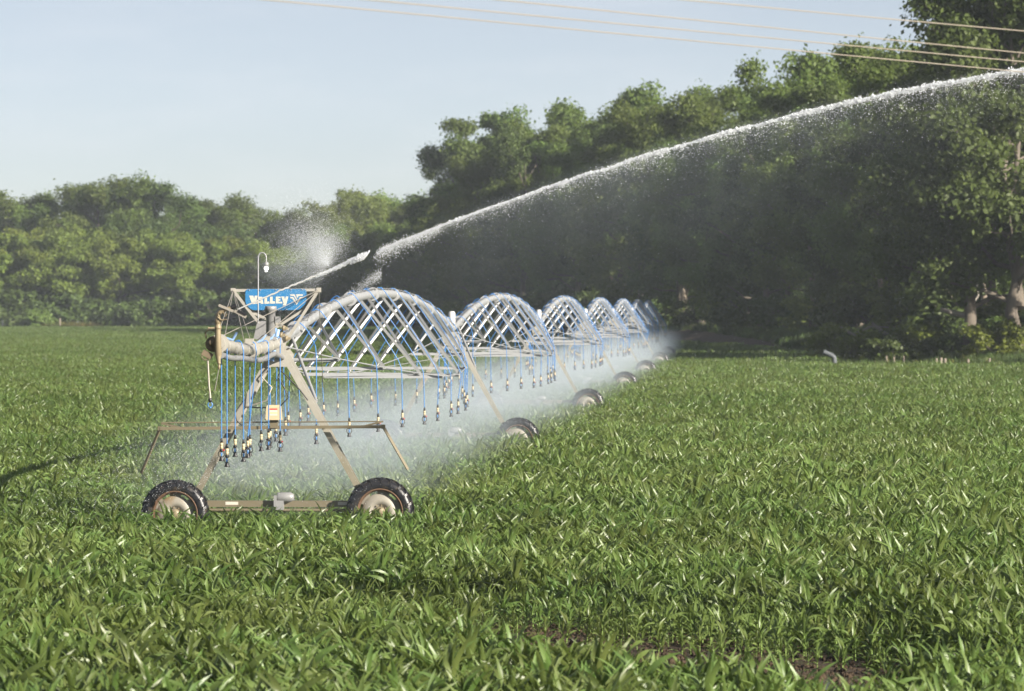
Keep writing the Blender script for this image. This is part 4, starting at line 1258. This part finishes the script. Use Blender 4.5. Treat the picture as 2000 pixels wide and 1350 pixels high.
for i, (px_, off, h) in enumerate(((1586, 11, 22), (1336, 9, 20), (1722, 9, 19), (1926, 10, 21), (1830, 8, 18))):
    d = path(px_) - off; x = (px_ - 1000) / FPX * d; z = float(zg(x, d))
    plant_tree('cottonwood_tree', pal[i % 2], (x, d, z - 0.2), h, ('tall slim tree with a pale bare trunk right of the last span', 'tree with short pale trunk just behind the end of the spans', 'pale trunked tree above the left fallen tree', 'pale trunked tree at right beside the broken fallen tree', 'slim pale trunked tree between the two fallen trees')[i], 'tree', None, 1.0)
# the dark tree over the wires, top right
for i, (px_, d, yt) in enumerate(((1880, 398, -40), (1990, 392, -110))):
    x = (px_ - 1000) / FPX * d + 2; z = float(zg(x, d + 20))
    plant_tree('oak_tree', dark[i + 1], (x, d + 22, z - 0.2), CAM_H + (HORIZON - yt) / FPX * (d + 22), ('dark nearest tree whose ragged top crosses the overhead wires', 'tall dark tree cut by the right edge behind the wires')[i], 'tree', None, 1.0)
# shrubs at the foot of the right wood
sh_px = [880, 925, 975, 1025, 1075, 1130, 1185, 1240, 1300, 1360, 1420, 1480, 1540, 1600, 1660, 1720, 1790, 1850, 1910, 1975]
for i, px_ in enumerate(sh_px):
    d = path(px_) - random.uniform(4, 9)
    x = (px_ - 1000) / FPX * d; z = float(zg(x, d))
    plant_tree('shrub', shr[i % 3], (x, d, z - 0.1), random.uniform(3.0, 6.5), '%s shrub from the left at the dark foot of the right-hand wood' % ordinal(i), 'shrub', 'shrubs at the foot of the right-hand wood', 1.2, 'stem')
for i, px_ in enumerate((1650, 1700, 1752, 1800, 1850, 1905, 1950, 1995)):
    d = 428 + random.uniform(-4, 8) - (px_ - 1650) * 0.05
    x = (px_ - 1000) / FPX * d; z = float(zg(x, d))
    plant_tree('shrub', shr[(i + 1) % 3], (x, d, z - 0.1), random.uniform(1.8, 3.6), '%s low bush from the left on the shaded bank by the fallen trees' % ordinal(i), 'shrub', 'low bushes on the bank', 1.3, 'stem')
# left wood, far side of the field
LT_X = [-60, 20, 90, 150, 195, 240, 285, 340, 395, 445, 495, 545, 600]
LT_Y = [368, 370, 374, 358, 342, 338, 352, 382, 374, 384, 396, 404, 406]
for i, (px_, yt) in enumerate(zip(LT_X, LT_Y)):
    d = 1068 + random.uniform(-6, 10) - (14 if 180 < px_ < 300 else 0)
    h = CAM_H + (HORIZON - yt - 3) / FPX * d
    plant_tree('broadleaf_tree', ever[i % 3] if i % 3 else dark[i % 3], ((px_ - 1000) / FPX * d, d, -0.2), h, '%s tall tree from the left in the back row of the far left wood' % ordinal(i), 'tree', 'tall back trees of the far left wood', 1.35)
LW_X = [-40, 10, 55, 100, 148, 195, 245, 290, 335, 385, 430, 478, 525, 570, 615]
LW_Y = [452, 445, 455, 440, 452, 446, 460, 448, 455, 468, 462, 478, 470, 484, 478]
for i, (px_, yt) in enumerate(zip(LW_X, LW_Y)):
    d = 1040 + random.uniform(-4, 8)
    h = CAM_H + (HORIZON - yt) / FPX * d
    plant_tree('willow_tree', will[i % 4], ((px_ - 1000) / FPX * d, d, -0.2), h, '%s bushy yellow-green willow from the left along the far field edge' % ordinal(i), 'tree', 'willows along the far left field edge', 1.2)
US_X = list(range(-30, 860, 38))
for i, px_ in enumerate(US_X):
    d = (1054 if i % 2 else 1033) + random.uniform(-4, 4)
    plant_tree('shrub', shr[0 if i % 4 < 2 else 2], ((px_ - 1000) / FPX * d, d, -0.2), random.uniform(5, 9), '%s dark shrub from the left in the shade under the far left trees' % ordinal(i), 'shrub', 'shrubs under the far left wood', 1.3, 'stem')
PT = [(640, 384, 1120), (668, 372, 1150), (705, 371, 1140), (745, 376, 1150), (785, 381, 1140), (825, 382, 1130), (660, 440, 1060), (715, 445, 1065), (765, 430, 1070), (812, 440, 1050), (850, 450, 1040)]
for i, (px_, yt, d) in enumerate(PT):
    h = CAM_H + (HORIZON - yt) / FPX * d
    plant_tree('poplar_tree', pale[i % 3], ((px_ - 1000) / FPX * d, d, -0.2), h, ('%s pale tree from the left in the hazy gap between the two woods' % ordinal(i)) if i < 6 else ('%s lower pale tree from the left in front of the gap between woods' % ordinal(i - 6)), 'tree', 'pale trees between the two woods', 1.15)

# depth of the woods behind the front rows: one mass
wood_src = bpy.data.collections.new("wood_fill")
for i, (tm, cm, zm) in enumerate(big[:3] + dark[:2]):
    bm1 = bpy.data.objects.new("wood_%02d" % i, cm); wood_src.objects.link(bm1)
wp, wi, wr, ws = [], [], [], []
for px_ in np.arange(960, 2150, 44):
    for off in (46,):
        d = path(min(px_, 2080)) + off + random.uniform(-6, 6); x = (px_ - 1000) / FPX * d
        wp.append((x, d, -1)); wi.append(random.randrange(5)); wr.append((0, 0, random.uniform(0, 6.28)))
        ws.append((CAM_H - 2 + (HORIZON - top_y(px_) - 40) / FPX * d) / 29.5)
for i in range(3):                       # the wood goes on to the right of the view and throws its shade over the bank
    y = 352 + 26 * i + random.uniform(-4, 4); x = float(np.interp(y, [330, 430, 560, 700], [52, 48, 44, 36])) + random.uniform(0, 14) + (8 if y < 380 else 0)
    wp.append((x, y, -0.5)); wi.append(random.randrange(5)); wr.append((0, 0, random.uniform(0, 6.28))); ws.append(random.uniform(0.55, 0.7))
for i in range(22):                      # and behind the tall wood's left end, shading the far left trees
    y = 978 + 3.2 * i; x = -6 + random.uniform(0, 22)
    wp.append((x, y, -0.5)); wi.append(random.randrange(5)); wr.append((0, 0, random.uniform(0, 6.28))); ws.append(random.uniform(1.05, 1.2))
for px_ in np.arange(-150, 640, 30):
    d = 1100 + random.uniform(-8, 8); wp.append(((px_ - 1000) / FPX * d, d, -1)); wi.append(3 + random.randrange(2)); wr.append((0, 0, random.uniform(0, 6.28))); ws.append(0.80)
scatter('wood_interior', wp, wi, wr, ws, wood_src, 'dark leafy depth of the woods behind the front trees', 'wood')

# ------------------------------------------------------------------ bank: weeds, posts, dead wood
def weed(seed, H=0.8, n=34, mat='weed'):
    r = np.random.default_rng(seed); V, F = [], []
    for i in range(n):
        a = r.uniform(0, 6.28); L = H * r.uniform(0.6, 1.2); bx_, by_ = r.normal(0, 0.18, 2); w = 0.03 * r.uniform(0.6, 1.4); out = L * r.uniform(0.15, 0.6)
        ca, sa = math.cos(a), math.sin(a); b0 = len(V)
        for q in (0, 0.5, 1.0):
            o_ = out * q * q; h_ = L * (q - 0.25 * q * q); ww = w * (1 - q * 0.9)
            V.append((bx_ + ca * o_ - sa * ww, by_ + sa * o_ + ca * ww, h_)); V.append((bx_ + ca * o_ + sa * ww, by_ + sa * o_ - ca * ww, h_))
        F += [(b0, b0 + 1, b0 + 3, b0 + 2), (b0 + 2, b0 + 3, b0 + 5, b0 + 4)]
    return np_mesh('weed', V, F, M[mat])
weed_src = bpy.data.collections.new("weed_tufts")
for i in range(4):
    weed_src.objects.link(bpy.data.objects.new("weed_%d" % i, weed(i + 50, 0.8, 40, 'weed' if i < 3 else 'drygrass')))
gp, gi_, gr, gs = [], [], [], []
while len(gp) < 9000:
    y = 386 + 480 * random.random() ** 1.6; x = random.uniform(-16, 52)
    if x < np.interp(y, FIELD_Y, FIELD_X) - 0.5 or x > np.interp(y, WOOD_Y, WOOD_X) + 8 or abs(x) > 0.1 * y + 4: continue
    gp.append((x, y, float(zg(x, y)))); gi_.append(3 if random.random() < 0.03 else random.randrange(3)); gr.append((0, 0, random.uniform(0, 6.28))); gs.append(random.uniform(0.5, 1.25))
while len(gp) < 12500:
    x = random.uniform(-110, -14); y = 1023 + abs(random.gauss(0, 6))
    gp.append((x, y, 0)); gi_.append(3 if random.random() < 0.25 else random.randrange(3)); gr.append((0, 0, random.uniform(0, 6.28))); gs.append(random.uniform(0.6, 1.5))
scatter('grass', gp, gi_, gr, gs, weed_src, 'rough shaded grass and weeds along the field edge below the trees', 'grass')

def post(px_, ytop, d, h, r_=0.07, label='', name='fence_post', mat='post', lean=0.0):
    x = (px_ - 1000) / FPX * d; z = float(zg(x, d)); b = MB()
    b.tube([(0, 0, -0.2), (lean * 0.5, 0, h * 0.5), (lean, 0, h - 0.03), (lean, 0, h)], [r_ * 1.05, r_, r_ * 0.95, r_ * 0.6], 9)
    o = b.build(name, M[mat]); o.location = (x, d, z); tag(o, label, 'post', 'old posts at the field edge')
R_POSTS = [(1605, 450, 1.0), (1645, 446, 1.2), (1670, 438, 1.3), (1685, 436, 1.3), (1697, 432, 1.2), (1715, 424, 1.0), (1733, 414, 1.0), (1747, 408, 1.0), (1766, 402, 1.1)]
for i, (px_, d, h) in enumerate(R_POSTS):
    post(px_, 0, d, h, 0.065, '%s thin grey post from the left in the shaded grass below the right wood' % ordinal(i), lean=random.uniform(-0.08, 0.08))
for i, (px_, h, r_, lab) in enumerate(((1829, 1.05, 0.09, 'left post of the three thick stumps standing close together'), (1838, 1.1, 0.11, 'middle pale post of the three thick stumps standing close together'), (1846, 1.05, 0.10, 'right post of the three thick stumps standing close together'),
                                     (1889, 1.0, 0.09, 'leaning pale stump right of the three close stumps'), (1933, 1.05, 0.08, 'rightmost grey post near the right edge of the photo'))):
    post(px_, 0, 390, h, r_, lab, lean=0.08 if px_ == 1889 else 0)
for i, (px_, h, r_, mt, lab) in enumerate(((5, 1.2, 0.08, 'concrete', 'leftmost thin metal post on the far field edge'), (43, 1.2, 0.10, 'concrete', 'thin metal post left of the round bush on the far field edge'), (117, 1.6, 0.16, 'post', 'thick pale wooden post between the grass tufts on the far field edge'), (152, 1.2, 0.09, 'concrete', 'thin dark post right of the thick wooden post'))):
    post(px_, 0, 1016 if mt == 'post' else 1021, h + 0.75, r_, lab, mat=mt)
# bent pale pipe standing at the corner of the field
o = empty('standpipe', (float((1630 - 1000) / FPX * 392), 392, 0))
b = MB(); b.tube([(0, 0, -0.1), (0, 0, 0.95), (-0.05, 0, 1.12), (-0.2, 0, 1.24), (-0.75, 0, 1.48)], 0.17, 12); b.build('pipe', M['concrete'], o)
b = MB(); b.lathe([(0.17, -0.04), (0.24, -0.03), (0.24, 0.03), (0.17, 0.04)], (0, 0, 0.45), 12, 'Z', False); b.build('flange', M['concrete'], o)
tag(o, 'pale bent standpipe at the corner of the corn field', 'pipe')
# fallen trees
def dead(px0, d, segs_, label, z0=None):
    x = (px0 - 1000) / FPX * d; z = float(zg(x, d)) if z0 is None else z0
    e = empty('fallen_tree', (x, d, z))
    for i, (pts_, r0, r1) in enumerate(segs_):
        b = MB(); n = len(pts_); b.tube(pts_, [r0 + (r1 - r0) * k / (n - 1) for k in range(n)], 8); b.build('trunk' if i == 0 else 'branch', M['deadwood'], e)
    tag(e, label, 'fallen tree', 'fallen trees below the right wood')
dead(1672, 452, [([(1.1, 0, 0.6), (0.2, 0.2, 0.9), (-0.9, 0, 1.5), (-1.6, 0, 1.7)], 0.30, 0.14), ([(0.4, 0, 0.9), (-0.2, 0, 2.0), (-1.2, 0.2, 2.6), (-2.6, 0.2, 2.4)], 0.14, 0.06), ([(-0.2, 0, 2.0), (1.2, 0, 2.7), (2.6, 0, 2.6)], 0.12, 0.05), ([(0, 0, 1.0), (-0.6, -0.3, 1.9)], 0.13, 0.05)], 'grey fallen tree with arching limbs left of the other deadwood')
dead(1735, 452, [([(1.5, 0, 0.4), (0.4, 0, 1.0), (-0.7, 0, 1.9), (-1.3, 0, 2.4)], 0.26, 0.10), ([(0.3, 0, 1.0), (1.2, 0, 1.8), (1.7, 0, 1.7)], 0.2, 0.08)], 'grey forked fallen limb between the two larger fallen trees')
dead(1888, 440, [([(2.6, 0, 0.2), (1.0, 0, 1.5), (0.3, 0, 2.6), (0.1, 0, 3.2)], 0.28, 0.16), ([(0.8, 0, 1.8), (-0.8, 0.1, 2.2), (-2.0, 0.1, 2.5)], 0.26, 0.18), ([(-0.6, 0, 1.1), (0.2, 0, 0.8)], 0.3, 0.3), ([(0.3, 0, 2.7), (0.9, 0, 3.6), (0.8, 0, 4.4)], 0.1, 0.05)], 'fallen tree with pale broken trunk near the right edge')
# far-left bush and dry tufts
plant_tree('round_bush', make_shrub(77, 4, 4.2, 30, 120, 0.25, 'paleleaf'), ((70 - 1000) / FPX * 1019, 1019, 0), 4.0, 'round light green bush standing alone on the far left field edge', 'bush', None, 1.0, 'stem')
for i, (px_, w, lab) in enumerate(((90, 1.3, 'small yellow-green tuft beside the round bush'), (133, 1.5, 'pale dry grass tuft right of the thick wooden post'), (165, 2.2, 'widest yellow grass tuft on the far left field edge'))):
    e = link('grass_tuft', weed(90 + i, 2.2, 160, 'drygrass'), None, ((px_ - 1000) / FPX * 1018, 1018, 0)); e.scale = (w * 2.2, w * 2.0, 1.0)
    tag(e, lab, 'grass tuft', 'dry tufts on the far field edge')

# ------------------------------------------------------------------ haze
HAZE = 0.00009
def hz(t, x, y, z, co): return HAZE
M['haze'] = vol_mat('haze', hz, (0.80, 0.88, 1.0), 0.0)
o = link('haze', box_mesh('haze', -420, 420, -60, 1500, -1.5, 48, M['haze'])); tag(o, 'faint summer haze over the field', 'haze', kind='stuff')
